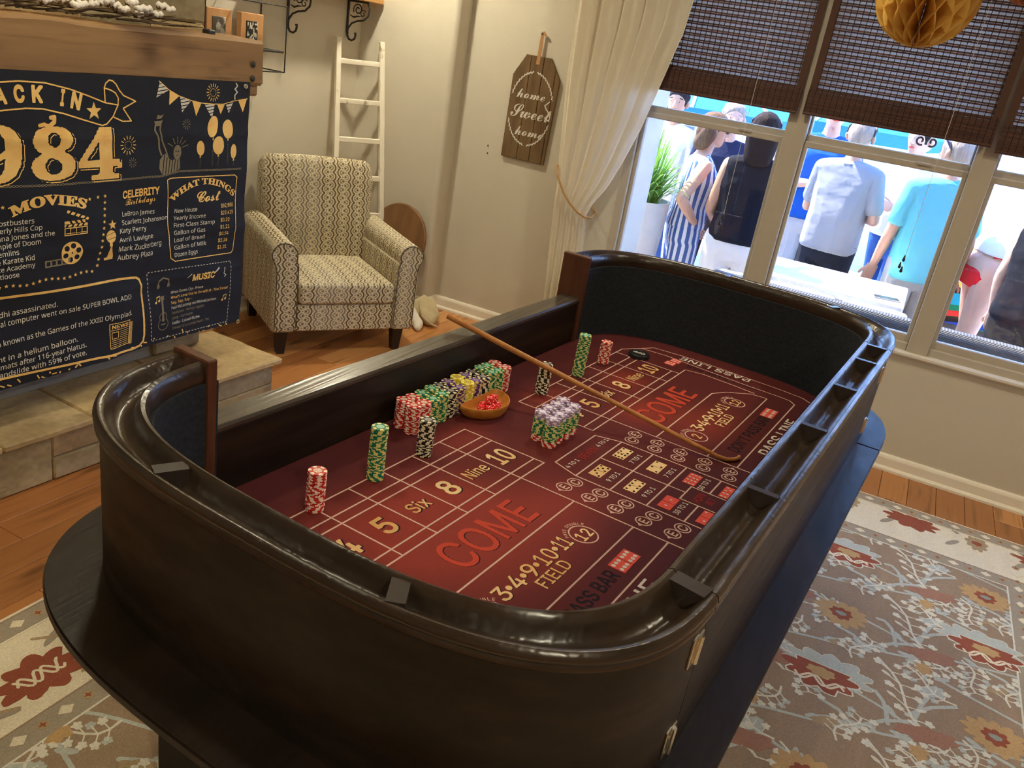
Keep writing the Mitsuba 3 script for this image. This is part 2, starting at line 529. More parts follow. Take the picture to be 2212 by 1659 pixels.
def sweep(sect, prof, A=RI, B=RO, n=48):
    """Closed profile of (s, z): s runs from outline A (0) to outline B (1)."""
    S = sts(sect, n)
    pa, pb = np.array([se(*A, q) for q in S]), np.array([se(*B, q) for q in S])
    P = np.zeros((len(S), len(prof), 3))
    for j, (s, z) in enumerate(prof):
        P[:, j, :2] = pa + (pb - pa) * s
        P[:, j, 2] = z
    m = grid(P, closed_v=True)
    caps = []
    for e in (0, -1):
        pl = Polygon([(p[0], p[1]) for p in prof]).buffer(0)
        v, f = trimesh.creation.triangulate_polygon(pl, engine='earcut')
        v = np.array(v)
        Q = np.zeros((len(v), 3))
        Q[:, :2] = pa[e] + (pb[e] - pa[e]) * v[:, :1]
        Q[:, 2] = v[:, 1]
        caps += [trimesh.Trimesh(Q, f, process=False)]
    return cat(m, caps)


tb = thing('craps_table', 'dark oak craps table with a raised padded rim and a maroon printed felt', 'table')
FZ = .72
RIM = [(-.05, .985), (-.09, 1.0), (-.07, 1.018), (0, 1.028), (.09, 1.031), (.16, 1.026), (.22, 1.014), (.30, 1.0), (.40, .993), (.50, .992), (.60, .996), (.68, 1.005), (.74, 1.014), (.80, 1.021), (.87, 1.0255),
       (.94, 1.026), (1.0, 1.022), (1.03, 1.015), (1.01, 1.009), (.985, 1.007), (1.01, 1.003), (1.01, .998), (.97, .995), (.5, .970)]
for sect, nm in (('near', 'curved_rail'), ('right', 'straight_rail'), ('far', 'curved_rail')):
    rk = part(tb, nm, tput(sweep(sect, RIM)), 'rail_oak', smooth=35)
    if sect == 'near':
        near_rail = rk
    sp = part(tb, 'side_panel', tput(sweep(sect, [(0, .64), (1, .64), (1, .998), (0, .998)], (.372, .545), (.388, .559))), 'table_oak', smooth=40)
    rib = [(0, .716)]
    for q in range(26):
        z0 = .722 + q * .0102
        rib += [(0, z0), (.55, z0 + .0035), (.55, z0 + .0060), (0, z0 + .0085)]
    rib += [(0, .988), (1, .988), (1, .716)]
    rib = [(1 - s if 0 <= s <= 1 else s, z) for s, z in rib]      # ribs face the felt
    lm = sweep(sect, [(s, z) for s, z in rib], (.318, .474), (.330, .486), 64)
    part(tb, 'rubber_lining', tput(lm), 'rubber_lining', label='ribbed black rubber lining', smooth=False)


def across(st, s, z, A=RI, B=RO):
    a, b = np.array(se(*A, st)), np.array(se(*B, st))
    return np.array([*(a + (b - a) * s), z])


def divider(st, w, rail):
    """A block filling the chip groove at a station."""
    a, b = across(st, .14, 0), across(st, .84, 0)
    d = (b - a) / np.linalg.norm(b - a)
    t = np.array([-d[1], d[0], 0])
    L = np.linalg.norm(b - a)
    prof = [(0, 1.027), (L * .2, 1.0255), (L * .8, 1.0255), (L, 1.027), (L, .99), (0, .99)]
    pts = [a + d * x + t * u + np.array([0, 0, z]) for x, z in prof for u in (-w / 2, w / 2)]
    part(rail, 'chip_divider', tput(hull(pts)), 'divider_oak')


for q in (-.845, -.478, -.075, .275, .575, .765):
    st = ('R', q) if q > -.8 else ('N', -math.pi / 2 + math.acos(0) * 0 + math.radians(3.2))
    divider(st, .03 if q < -.8 else .016, tb + '__straight_rail')
for y0 in (.20, -.235):
    th = math.asin((abs(y0) / .525) ** 1.5) * (1 if y0 > 0 else -1)
    divider(('N', th), .026, near_rail)
divider(('F', math.radians(3)), .02, tb + '__curved_rail_001')
divider(('F', math.radians(-28)), .02, tb + '__curved_rail_001')

part(tb, 'low_wall', tput(bx(-.848, .802, .480, .540, .64, .868, .003)), 'table_oak')
part(tb, 'low_wall_cap', tput(bx(-.842, .797, .474, .548, .866, .885, .006)), 'cap_oak', label='dull brown grooved top board of the low dealer side wall')
for x in (-.850, .800):
    part(tb, 'end_post', tput(bx(x - .013, x + .013, .470, .572, .655, 1.036, .003)), 'post_oak', label='reddish brown end post of the rim')


def outline(a, b, n=60):
    return [se(a, b, s) for s in [('N', th) for th in np.linspace(PI / 2, -PI / 2, n)] + [('F', th) for th in np.linspace(-PI / 2, PI / 2, n)]]


inner = Polygon(outline(.384, .555))
sh = Polygon(outline(.485, .628)).difference(inner).difference(sbox(-.80, .80 - .02, .3, 1))
for a, b in ((-2, SN), (SN, SF), (SF, 2)):
    g = sh.intersection(sbox(a + .0015, -1, b - .0015, 1 if b != SF else 0))
    m0 = ext(g, .012, .6945)
    m1 = ext(g.buffer(-.003), .022, .690)
    part(tb, 'drink_shelf', tput(cat(m0, m1)), 'table_oak')
part(tb, 'table_bed', tput(ext(Polygon(outline(.376, .548)), .066, .648)), 'table_oak')
mat('pedestal_black', (.012, .010, .009), .55, .35)
for x in (-.99, .90):
    part(tb, 'pedestal', tput(cat(bx(x, x + .12, -.44, .455, .05, .66, .006), bx(x - .04, x + .16, -.47, .49, 0.012, .06, .01))), 'pedestal_black', label='black pedestal leg')
part(tb, 'stretcher', tput(bx(-.88, .92, -.04, .04, .18, .28, .006)), 'pedestal_black')


def hinge(x, z, far=False):
    y = -.557
    k = part(tb, 'hinge', tput(cat(bx(x - .021, x - .002, y - .003, y + .001, z - .026, z + .026, .001), bx(x + .002, x + .021, y - .003, y + .001, z - .022, z + .022, .001))), 'nickel', label='small plated hinge on the fold seam')
    part(k, 'knuckle', tput(tube([(x, y - .005, z - .024), (x, y - .005, z + .024)], .0045, 10)), 'nickel', smooth=40)
    part(k, 'screw', tput(cat([app(trimesh.creation.cylinder(.003, .0015, sections=10), tr(x + s * .013, y - .0037, z + q * .014, rx=PI / 2)) for s in (-1, 1) for q in (-1, 1)])), 'nickel')


for x in (SN, SF):
    for z in (.945, .775):
        hinge(x, z)

# ---- printed felt
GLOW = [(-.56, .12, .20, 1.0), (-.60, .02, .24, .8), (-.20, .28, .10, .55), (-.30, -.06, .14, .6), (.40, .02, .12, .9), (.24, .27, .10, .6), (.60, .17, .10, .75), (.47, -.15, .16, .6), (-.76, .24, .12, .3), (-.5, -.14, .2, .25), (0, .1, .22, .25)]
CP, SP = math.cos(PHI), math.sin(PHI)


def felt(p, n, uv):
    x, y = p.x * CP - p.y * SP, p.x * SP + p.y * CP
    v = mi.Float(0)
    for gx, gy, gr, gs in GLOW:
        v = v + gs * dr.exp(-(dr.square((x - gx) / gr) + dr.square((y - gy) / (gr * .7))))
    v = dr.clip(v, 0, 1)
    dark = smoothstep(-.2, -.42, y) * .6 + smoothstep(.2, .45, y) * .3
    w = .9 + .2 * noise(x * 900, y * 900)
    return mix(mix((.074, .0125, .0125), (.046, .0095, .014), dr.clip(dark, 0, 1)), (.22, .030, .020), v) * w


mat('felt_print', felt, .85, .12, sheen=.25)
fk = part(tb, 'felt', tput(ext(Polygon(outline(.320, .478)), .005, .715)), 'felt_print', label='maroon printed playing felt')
mat('print_line', (.52, .34, .28), .8, .1)
mat('print_cream', lambda p, n, uv: mix((.56, .30, .11), (.70, .52, .29), noise(p.x * 9, p.y * 9)), .8, .1)
mat('print_white', (.54, .49, .44), .8, .1)
mat('print_black', (.016, .008, .012), .8, .1)
mat('print_red', (.42, .050, .028), .8, .1)
mat('print_deep', (.22, .022, .022), .8, .1)
mat('print_rose', (.62, .08, .06), .8, .1)
PR = {k: [] for k in ('line', 'cream', 'white', 'black', 'red', 'deep', 'rose', 'pip', 'pipb')}


def pr(k, g):
    PR[k].append(g)


LW = .0042
L = {'0': .3126, '1': .2558, '2': .2259, '3': .0937, '4': .0639, '5': -.0848, '6': -.2397, '7': -.3268}
VN = [-.142 - .115 * k for k in range(7)]
VF = [.1417 + .115 * k for k in range(7)]


def ln(*pts, w=LW):
    pr('line', LineString(pts).buffer(w / 2, cap_style=3, join_style=2))


for VV, sg in ((VN, -1), (VF, 1)):
    e = -.95 if sg < 0 else .831
    for k in '01234':
        ln((VV[0], L[k]), (e if sg < 0 or k in '123' else .885, L[k]), w=LW)
    for j, v in enumerate(VV[:6 if sg < 0 else 7]):
        ln((v, L['0'] if j < 7 else 0), (v, L['4']))
    b = -.257 if sg < 0 else .2553
    ln((b, L['4']), (b, -.455))
for k in '567':
    ln((-1.02, L[k]), (-.257, L[k]))
ln((-1.0, -.402), (-.257, -.402))
# far end boxes
ln((.2553, L['5']), (.749, -.0855), (.805, -.117), (.868, -.185), (.876, -.235), (.872, -.2397), (.2553, L['6']))
ln((.885, L['0']), (.962, .267), (.972, .17), (.955, 0), (.940, -.15), (.936, -.27), (.930, -.305), (.905, L['7']), (.2553, L['7']))
ln((.962, .267), (1.014, .237), (1.028, .117), (1.028, 0), (1.018, -.13), (1.012, -.24), (1.0, -.33), (.965, -.378), (.91, -.402), (.2553, -.402))
ln((.89, .062), (.905, 0), (.895, -.12), (.885, -.19))
# proposition bets
P0, P1, P2 = -.14, .0023, .1405
ln((P0, -.0277), (P2, -.0277))
ln((-.1154, .0447), (.1176, .0447))
ln((P0, -.0277), (-.1154, .0447))
ln((P2, -.0277), (.1176, .0447))
for v in (P0, P2):
    ln((v, -.0277), (v, -.44))
ln((P1, -.0277), (P1, -.271))
for q in (-.1236, -.2223):
    ln((P0, q), (P2, q))
ln((P0, -.3203), (-.04, -.3203))
ln((.0445, -.3203), (P2, -.3203))
pr('line', frame(sbox(-.042, -.371, .0465, -.269), LW))
ln((P1, -.371), (P1, -.42))
ln((P0, -.42), (P2, -.42))


def shadowed(k, g, d=.0028):
    pr('black', aff.translate(g, d, -d))
    pr(k, g)


for VV, sg in ((VN, -1), (VF, 1)):
    order = ['10', 'Nine', '8', 'Six', '5', '4'] if sg < 0 else ['4', '5', 'Six', '8', 'Nine', '10']
    for j, t in enumerate(order):
        xc = VV[j] + sg * .0575
        h = .058 if len(t) < 3 else .036
        shadowed('cream', txt(t, xc + .0, .160, h, bold=2 if len(t) < 3 else 1, anchor='c', w={'10': .072, 'Nine': .082, 'Six': .062}.get(t)))


def field(x0, xe):
    for q, t in ((x0 + .373, '12'), (x0, '2')):
        pr('line', ring(q, -.169, .035, .0035, q=16))
        pr('cream', txt(t, q, -.170, .030, anchor='c', bold=1))
        word = 'PAYS DOUBLE'
        for i, c in enumerate(word):
            if c != ' ':
                a = math.radians(150 - 120 * i / 10)
                pr('line', txt(c, q + .043 * math.cos(a), -.169 + .043 * math.sin(a), .0085, bold=1, rot=math.degrees(a) - 90, anchor='c'))
    seq = ['3', '.', '4', '.', '9', '.', '10', '.', '11']
    ws = [.028, .014, .030, .014, .028, .014, .050, .014, .036]
    tot = sum(ws)
    s = (xe - (x0 + .045)) / tot
    x = x0 + .045
    for t, w in zip(seq, ws):
        c = x + w * s / 2
        if t == '.':
            shadowed('cream', Point(c, -.150).buffer(.0072, 8), .0015)
        else:
            shadowed('cream', txt(t, c, -.150, .040, bold=1, anchor='c', w=w * s * .9), .0018)
        x += w * s
    shadowed('cream', txt('FIELD', x0 + .195, -.193, .030, bold=1, anchor='c', w=.110), .0015)


field(-.745, -.416)
field(.363, .684)
for xc in (-.520, .520):
    g = txt('COME', xc, -.012, .088, bold=1, anchor='c', w=.300 if xc < 0 else .345)
    pr('black', aff.translate(g, .002, -.002))
    pr('red', g)
for x0, w, xd in ((-.80, .34, -.40), (.350, .345, .745)):
    pr('black', txt("DON'T PASS BAR", x0, -.300, .034, w=w, bold=2))
    for i in (0, 1):
        q = sbox(xd - .042 + i * .043, -.303, xd - .001 + i * .043, -.262)
        pr('rose', q)
        for a in (-1, 0, 1):
            for b2 in (-1, 1):
                pr('pip', Point(xd - .0215 + i * .043 + a * .0125, -.2825 + b2 * .010).buffer(.0050, 6))
pr('white', txt('PASS LINE', -.845, -.384, .042, w=.41, bold=1))
pr('white', txt('PASS LINE', .402, -.384, .042, w=.345, bold=1))
# the same words round the far end, to be read from that end
pr('white', txt('PASS LINE', .998, -.010, .036, w=.265, bold=1, rot=90, anchor='c'))
pr('black', txt("DON'T PASS BAR", .935, -.06, .026, w=.27, bold=1, rot=90, anchor='c'))
for i in range(2):
    q = sbox(-.0185, -.0185, .0185, .0185)
    c = (.945 - .042 * i, .122 + .006 * i)
    pr('rose', aff.translate(q, *c))
    for a in (-1, 1):
        for b2 in (-1, 0, 1):
            pr('pip', Point(c[0] + a * .009, c[1] + b2 * .011).buffer(.0042, 6))
for j, yE in enumerate((-.034, -.104, -.174, -.247, -.320, -.391)):
    for sg, xE, xCc in ((-1, -.2135, -.1725), (1, .2185, .1755)):
        yC = yE - .009
        for t, q, yy in (('E', xE, yE), ('C', xCc, yC)):
            pr('line', ring(q, yy, .0205, .0032, q=12))
            pr('line', txt(t, q, yy, .023, bold=2, anchor='c'))
        pr('line', seg(xE - sg * .0195, yE - .004, xCc + sg * .0195, yC + .004, .0035))
        pr('line', Polygon([(xE + sg * .020, yE - .006), (xE + sg * .028, yE), (xE + sg * .020, yE + .006)]))
pr('deep', txt('SEVEN', 0, .008, .022, w=.088, bold=2, anchor='c'))
pr('white', txt('4 TO 1', -.087, .010, .013, w=.062, bold=1, anchor='c'))
pr('white', txt('4 TO 1', .090, .010, .013, w=.062, bold=1, anchor='c'))
PIPS = {1: [(0, 0)], 2: [(-1, -1), (1, 1)], 3: [(-1, -1), (0, 0), (1, 1)], 4: [(-1, -1), (-1, 1), (1, -1), (1, 1)], 5: [(-1, -1), (-1, 1), (1, -1), (1, 1), (0, 0)], 6: [(-1, -1), (-1, 0), (-1, 1), (1, -1), (1, 0), (1, 1)]}


def dpair(x, yy, kk, col, n1, n2, s=.034):
    for i, nn in ((0, n1), (1, n2)):
        cx = x + (i - .5) * (s + .002)
        pr(kk, sbox(cx - s / 2, yy - s / 2, cx + s / 2, yy + s / 2))
        for a, b2 in PIPS[nn]:
            pr(col, Point(cx + a * s * .29, yy + b2 * s * .30).buffer(s * .095, 6))


for x, yy, kk, col, n1, n2, tx in ((-.0675, -.061, 'cream', 'pipb', 3, 5, '9 TO 1'), (.076, -.061, 'cream', 'pipb', 6, 4, '7 TO 1'), (-.071, -.161, 'cream', 'pipb', 4, 4, '9 TO 1'), (.075, -.161, 'cream', 'pipb', 2, 2, '7 TO 1'),
                                   (-.084, -.258, 'rose', 'pip', 1, 1, '30 TO 1'), (.0855, -.259, 'rose', 'pip', 6, 6, '30 TO 1'), (-.084, -.357, 'rose', 'pip', 1, 2, '15 TO 1'), (.087, -.357, 'rose', 'pip', 6, 5, '15 TO 1')):
    dpair(x, yy, kk, col, n1, n2)
    pr('white', txt(tx, x - .002, yy - .039 if kk == 'cream' else yy - .033, .014, w=.062 if kk == 'cream' else .072, bold=1, anchor='c'))
pr('deep', txt('HORN', 0, -.308, .020, w=.055, anchor='c'))
pr('deep', txt('BET', .004, -.337, .018, w=.036, anchor='c'))
clip = Polygon(outline(.314, .470))
zl = 0
for k, b, nm in (('black', 'print_black', 'dark_lettering'), ('line', 'print_line', 'layout_lines'), ('cream', 'print_cream', 'cream_lettering'), ('white', 'print_white', 'white_lettering'), ('red', 'print_red', 'red_lettering'),
                 ('deep', 'print_deep', 'deep_red_lettering'), ('rose', 'print_rose', 'rose_print'), ('pip', 'print_white', 'white_pips'), ('pipb', 'print_black', 'black_pips')):
    g = unary_union(PR[k]).intersection(clip)
    zl += .00012
    m = ext(g, .0003 + zl, FZ - .0002)
    part(fk, nm, tput(m), b, kind='stuff', label='printed ' + nm.replace('_', ' '))


# ------------------------------------------------------------------ chips, bowl, dice, puck, stick
scene['chip_clay'] = {'type': 'twosided', 'bsdf': {'type': 'principled', 'base_color': VC, 'roughness': .45, 'specular': .4}}
CR, CH = .0199, .0034


def chip_mesh(main, spot, face, seed=0, fancy=False):
    n = 24
    a = np.arange(n + 1) * 2 * PI / n
    v, f, c = [], [], []

    def quad(p, col):
        b = len(v)
        v.extend(p)
        c.extend([col] * len(p))
        f.append([b, b + 1, b + 2])
        if len(p) == 4:
            f.append([b, b + 2, b + 3])
    bev = .0004
    for i in range(n):
        isspot = (i % 4) in (0, 1)
        col = spot if isspot else main
        c0, s0, c1, s1 = math.cos(a[i]), math.sin(a[i]), math.cos(a[i + 1]), math.sin(a[i + 1])
        R = lambda r, z: ((r * c0, r * s0, z), (r * c1, r * s1, z))
        (p0, p1), (q0, q1) = R(CR, bev), R(CR, CH - bev)
        quad([p0, p1, q1, q0], col)
        (t0, t1) = R(CR - bev * 1.5, CH)
        quad([q0, q1, t1, t0], col)
        (u0, u1) = R(.0128, CH)
        quad([t0, t1, u1, u0], col if not fancy else (spot if i % 4 == 0 else ((.03, .03, .03) if i % 8 == 2 else main)))
        (w0, w1) = R(.0095, CH)
        quad([u0, u1, w1, w0], main)
        quad([w0, w1, (0, 0, CH)], face if (i // 3) % 2 == 0 else tuple(x * .8 for x in face))
        (b0, b1) = R(CR - bev * 1.5, 0)
        quad([p1, p0, b0, b1], col)
        quad([b1, b0, (0, 0, 0)], main)
    return trimesh.Trimesh(np.array(v), np.array(f), process=False), np.array(c)


CC = {'red': (srgb(188, 38, 34), srgb(236, 208, 190), srgb(226, 190, 170)), 'green': (srgb(18, 110, 78), srgb(214, 206, 130), srgb(150, 200, 170)),
      'black': (srgb(22, 20, 20), srgb(226, 214, 180), srgb(150, 142, 132)), 'purple': (srgb(78, 44, 112), srgb(214, 190, 120), srgb(150, 130, 160)),
      'yellow': (srgb(206, 184, 40), srgb(240, 228, 130), srgb(200, 180, 90)), 'lavender': (srgb(150, 122, 160), srgb(222, 214, 216), srgb(226, 220, 232))}
CHIP = {}
for k, v in CC.items():
    m, c = chip_mesh(*v, fancy=(k == 'lavender'))
    CHIP[k] = (m, c, mikit.ply(m, 'chip_clay', color=c))
crng = random.Random(11)
extra = []


def stack(x, y, seq, where, group, lean=(0, 0), jit=.0007, loose=False):
    """seq: list of (colour, count) from the bottom; every chip is a thing."""
    z = FZ + .0003
    i = 0
    tot = sum(n for _, n in seq)
    for col, n in seq:
        for _ in range(n):
            T = TT @ tr(x + lean[0] * i + crng.uniform(-jit, jit), y + lean[1] * i + crng.uniform(-jit, jit), z, crng.uniform(0, 2 * PI))
            if loose:
                extra.append((col, T))
            else:
                top = i == tot - 1
                desc = {'lavender': 'lavender and white'}.get(col, col + ' and %s' % ('white' if col == 'red' else 'cream'))
                k = thing('poker_chip', ('%s poker chip, topmost of %s' if top else '%s poker chip in %s') % (desc, where), 'poker chip', ('topmost ' if top else '') + '%s chips of %s' % (col, group))
                scene[k] = {**CHIP[col][2], 'to_world': mi.ScalarTransform4f(T.tolist())}
            z += CH
            i += 1


stack(-.717, .304, [('red', 27)], 'the red stack nearest the curved near rim', 'the near red stack', lean=(.0001, .00005))
stack(-.522, .304, [('green', 39)], 'the tall green stack nearest the viewer', 'the near green stack')
stack(-.342, .300, [('black', 28)], 'the black stack in front of the chip bank', 'the near black stack', lean=(.00008, 0))
stack(.257, .303, [('black', 28)], 'the black stack under the stick', 'the far black stack', lean=(.0002, 0), jit=.001)
stack(.498, .300, [('green', 41)], 'the tall green stack beyond the stick', 'the far green stack', lean=(.00012, 0), jit=.001)
stack(.683, .296, [('red', 23)], 'the red stack nearest the far end', 'the far red stack', lean=(.0001, 0), jit=.001)
BANK = ['red', 'red', 'green', 'green', 'black', 'purple', 'yellow', 'purple', 'black', 'green', 'green', 'red']
for r, (yy, rn) in enumerate(((.397, 'front row of the chip bank'), (.4385, 'back row of the chip bank by the low wall'))):
    for j, col in enumerate(BANK):
        side = 'left' if j < 5 else ('right' if j > 7 else 'middle')
        stack(-.268 + .0405 * j + (.006 if r else 0) + crng.uniform(-.001, .001), yy + crng.uniform(-.0015, .0015), [(col, 22 + (j % 3 == 0))], 'a stack of the %s' % rn, 'the %s end, %s' % (side, rn), loose=True)
for r, yy in enumerate((.106, .147)):
    for j in range(4):
        stack(-.046 + .041 * j + .014 * r, yy + .002 * (j % 2), [('red', 5), ('green', 14), ('lavender', 5)], 'the front row of the mixed cluster', 'the front row of the cluster', loose=(r == 1))
ms, cs = [], []
for col, T in extra:
    ms.append(app(CHIP[col][0], T))
    cs.append(CHIP[col][1])
solo('poker_chips', trimesh.util.concatenate(ms), 'chip_clay', 'stacked bank of red, green, black, purple and yellow poker chips along the low wall', 'poker chips', kind='stuff', color=np.vstack(cs))

mat('bowl_wood', lambda p, n, uv: mix(srgb(206, 138, 62), srgb(160, 98, 38), fbm(p.x * 10, p.y * 60, p.z * 40, 3)), .35, .45)
bw = thing('dice_bowl', 'half-moon wooden bowl holding the red dice in front of the chip bank', 'bowl')
# flat side to the bank, round side to the players
arc = [(-.002 + .098 * math.cos(a), .371 + .092 * math.sin(a)) for a in np.linspace(PI, 2 * PI, 36)]
Dp = np.array(Polygon(arc).buffer(-.012).buffer(.012, 8).exterior.coords)[:-1]
cD = np.array([-.002, .332])
# resample evenly
per = np.cumsum(np.r_[0, np.linalg.norm(np.diff(np.vstack([Dp, Dp[:1]]), axis=0), axis=1)])
tt = np.linspace(0, per[-1], 72, endpoint=False)
Dx = np.vstack([Dp, Dp[:1]])
Dp = np.stack([np.interp(tt, per, Dx[:, 0]), np.interp(tt, per, Dx[:, 1])], 1)


def Dring(s, z):
    return np.c_[cD + (Dp - cD) * s, np.full(len(Dp), z)]


rings = [(.02, .0005), (.70, .0005), (.80, .003), (.92, .015), (.99, .029), (1.0, .034), (.985, .037), (.955, .037), (.94, .035), (.89, .024), (.80, .013), (.66, .009), (.02, .008)]
P = np.stack([Dring(s, FZ + z) for s, z in rings], 1)
part(bw, 'body', tput(grid(P, closed_u=True, flip=True)), 'bowl_wood', smooth=50)

scene['die_red'] = {'type': 'principled', 'base_color': rgb(.72, .02, .025), 'roughness': .12, 'specular': .6, 'clearcoat': .6}
mat('die_white', (.85, .82, .78), .4)
DS = .0185


def die_meshes():
    h = DS / 2
    b = bx(-h, h, -h, h, -h, h, .0016)
    pp = []
    for ax, nn in ((2, 1), (-2, 6), (0, 2), (-0.5, 5), (1, 3), (-1, 4)):
        for u, w in PIPS[nn]:
            q = app(trimesh.creation.cylinder(.0017, .0004, sections=8), tr(u * h * .5, w * h * .5, h))
            R = {2: tr(), -2: tr(rx=PI), 0: tr(ry=PI / 2), -.5: tr(ry=-PI / 2), 1: tr(rx=-PI / 2), -1: tr(rx=PI / 2)}[ax]
            pp.append(app(q, R))
    return b, cat(pp)


db, dp = die_meshes()
dbp, dpp = mikit.ply(db, 'die_red'), mikit.ply(dp, 'die_white')
dr2 = random.Random(5)
DIE = [(-.030, .338, 0, .3), (-.008, .346, 0, 1.1), (.014, .338, 0, .2), (.036, .344, 0, .8), (-.018, .318, 0, .9), (.005, .319, 0, .1), (.028, .322, 0, 1.3), (.0, .333, 1, .5), (.022, .331, 1, 1.0)]
for i, (x, yy, lv, a) in enumerate(DIE):
    k = thing('die', 'red die with white pips %s in the half-moon bowl' % ('on top of the heap' if lv else 'at the bottom of the heap'), 'die', 'dice on top of the heap' if lv else 'dice at the bottom of the heap')
    T = TT @ tr(x, yy, FZ + .0105 + DS / 2 + lv * (DS + .0004), a) @ tr(rx=[0, PI / 2, PI, -PI / 2][i % 4], ry=[0, PI / 2, 0][i % 3])
    scene[k + '__body'] = {**dbp, 'to_world': mi.ScalarTransform4f(T.tolist())}
    scene[k + '__pips'] = {**dpp, 'to_world': mi.ScalarTransform4f(T.tolist())}
    labels[k + '__pips'] = {'label': 'white pips', 'kind': 'stuff'}

pk = thing('dealer_puck', 'black round OFF puck lying by the far corner of the layout', 'puck')
mat('puck_black', (.012, .013, .014), .35, .5)
part(pk, 'disc', tput(app(lathe([(.0005, 0), (.036, 0), (.0385, .002), (.0385, .013), (.036, .0155), (.031, .016), (.030, .0152), (.0005, .0152)], 40), tr(.862, .236, FZ + .0003))), 'puck_black', smooth=35)
g = txt('OFF', 0, 0, .017, bold=3, anchor='c', rot=90)
part(pk, 'lettering', tput(app(ext(g, .0004, .0152), tr(.862, .236, FZ + .0003))), 'print_white', label='white OFF lettering', kind='stuff')

mat('stick_wood', lambda p, n, uv: mix(srgb(186, 124, 62), srgb(150, 92, 42), fbm(p.x * 8, p.y * 50, p.z * 50, 3)), .4, .4)
sk = thing('craps_stick', 'long bent rattan craps stick lying across the low wall and the felt', 'stick')
A0, B0 = np.array([.262, -.282, .7265]), np.array([.096, .573, .919])
d0 = (B0 - A0) / np.linalg.norm(B0 - A0)
shaft = [A0 + (B0 - A0) * t for t in np.linspace(.52, 1, 4)]
low = [A0 + (B0 - A0) * t for t in np.linspace(.02, .5, 4)]
hook = [np.array([.318, -.312, .7262]), np.array([.306, -.313, .7262]), np.array([.290, -.309, .7262]), np.array([.276, -.299, .7263]), np.array([.268, -.290, .7265])]
part(sk, 'shaft', tput(tube(hook + low, [.0052, .0056, .0058, .0058, .0058, .0058, .0062, .0066, .0070], 10)), 'stick_wood', smooth=40)
part(sk, 'grip', tput(tube([A0 + (B0 - A0) * .495] + shaft, [.0076, .0078, .0080, .0084, .0088], 12)), 'stick_wood', smooth=40, label='thicker upper half of the stick')


# ------------------------------------------------------------------ hearth, chimney, mantel, banner
def stonec(c0, c1):
    return lambda p, n, uv: mix(c0, c1, dr.clip(fbm(p.x * 7, p.y * 7, p.z * 9, 4) * 1.4 - .2, 0, 1)) * (.85 + .3 * noise(p.x * 60, p.y * 60, p.z * 60))


rough_st = lambda p, n, uv: .006 * fbm(p.x * 18, p.y * 18, p.z * 18, 3) + .0015 * noise(p.x * 120, p.y * 120, p.z * 120)
mat('stone_0', stonec(srgb(176, 158, 122), srgb(132, 116, 84)), .85, .2, bump=rough_st)
mat('stone_1', stonec(srgb(160, 148, 118), srgb(120, 108, 82)), .85, .2, bump=rough_st)
mat('stone_2', stonec(srgb(186, 164, 124), srgb(146, 122, 86)), .85, .2, bump=rough_st)
mat('slab_stone', stonec(srgb(196, 170, 124), srgb(164, 138, 96)), .7, .3, bump=rough_st)
mat('mortar', (.30, .27, .21), .95, .1)
HA = np.array([-.418, 1.856, 0])
hx = np.array([.9988, -.049, 0])
hx /= np.linalg.norm(hx)
hy = np.array([-hx[1], hx[0], 0])
TH = np.eye(4)
TH[:3, 0], TH[:3, 1], TH[:3, 3] = hx, hy, HA        # hearth frame: x along the front edge, y towards the chimney


def hput(m):
    return app(m, TH)


def rough(m, amp, s, seed=0, cut=.03):
    m = tomesh(m)
    mm = m3.Manifold(m3.Mesh(np.asarray(m.vertices, np.float32), np.asarray(m.faces, np.uint32))).refine_to_length(cut)
    q = mm.to_mesh()
    v = np.array(q.vert_properties[:, :3], float)
    for k in range(3):
        v[:, k] += (meshkit.fbm(v * s + 31.7 * k + seed, 3, seed + k) - .5) * amp
    return trimesh.Trimesh(v, q.tri_verts, process=False)


he = thing('stone_hearth', 'low raised hearth of tan ashlar stone with thick slab top under the banner', 'hearth')
hr = random.Random(21)
xs = [-1.0, -.47, .02, .36, .80, 1.305]
part(he, 'core', hput(bx(-1.0, 1.25, .030, .45, 0.002, .179, .01)), 'mortar', label='mortar core')
for i in range(len(xs) - 1):
    part(he, 'slab', hput(rough(bx(xs[i] + .002, xs[i + 1] - .002, 0.0, .46, .180, .206, .006), .006, 9, i, .04)), 'slab_stone' if i != 2 else 'stone_2', smooth=35)
x = -1.0
i = 0
while x < 1.26:
    w = hr.choice((.30, .38, .22, .44))
    x1 = min(x + w, 1.27)
    if 1.27 - x1 < .08: x1 = 1.27
    if hr.random() < .38 and x1 - x > .14:
        zs = [(0.002, .075 + .02 * hr.random()), None]
        zs = [(.002, zs[0][1]), (zs[0][1] + .002, .178)]
    else:
        zs = [(.002, .178)]
    for z0, z1 in zs:
        part(he, 'stone', hput(rough(bx(x + .0015, x1 - .0015, .018 + .006 * hr.random(), .12, z0, z1, .006), .006, 11, i, .035)), 'stone_%d' % hr.randrange(3), smooth=40)
        i += 1
    x = x1
for j in range(2):
    part(he, 'stone', hput(rough(bx(1.17, 1.268, .13 + .15 * j, .27 + .15 * j, .002, .178, .008), .007, 11, 90 + j, .035)), 'stone_%d' % j, smooth=40)

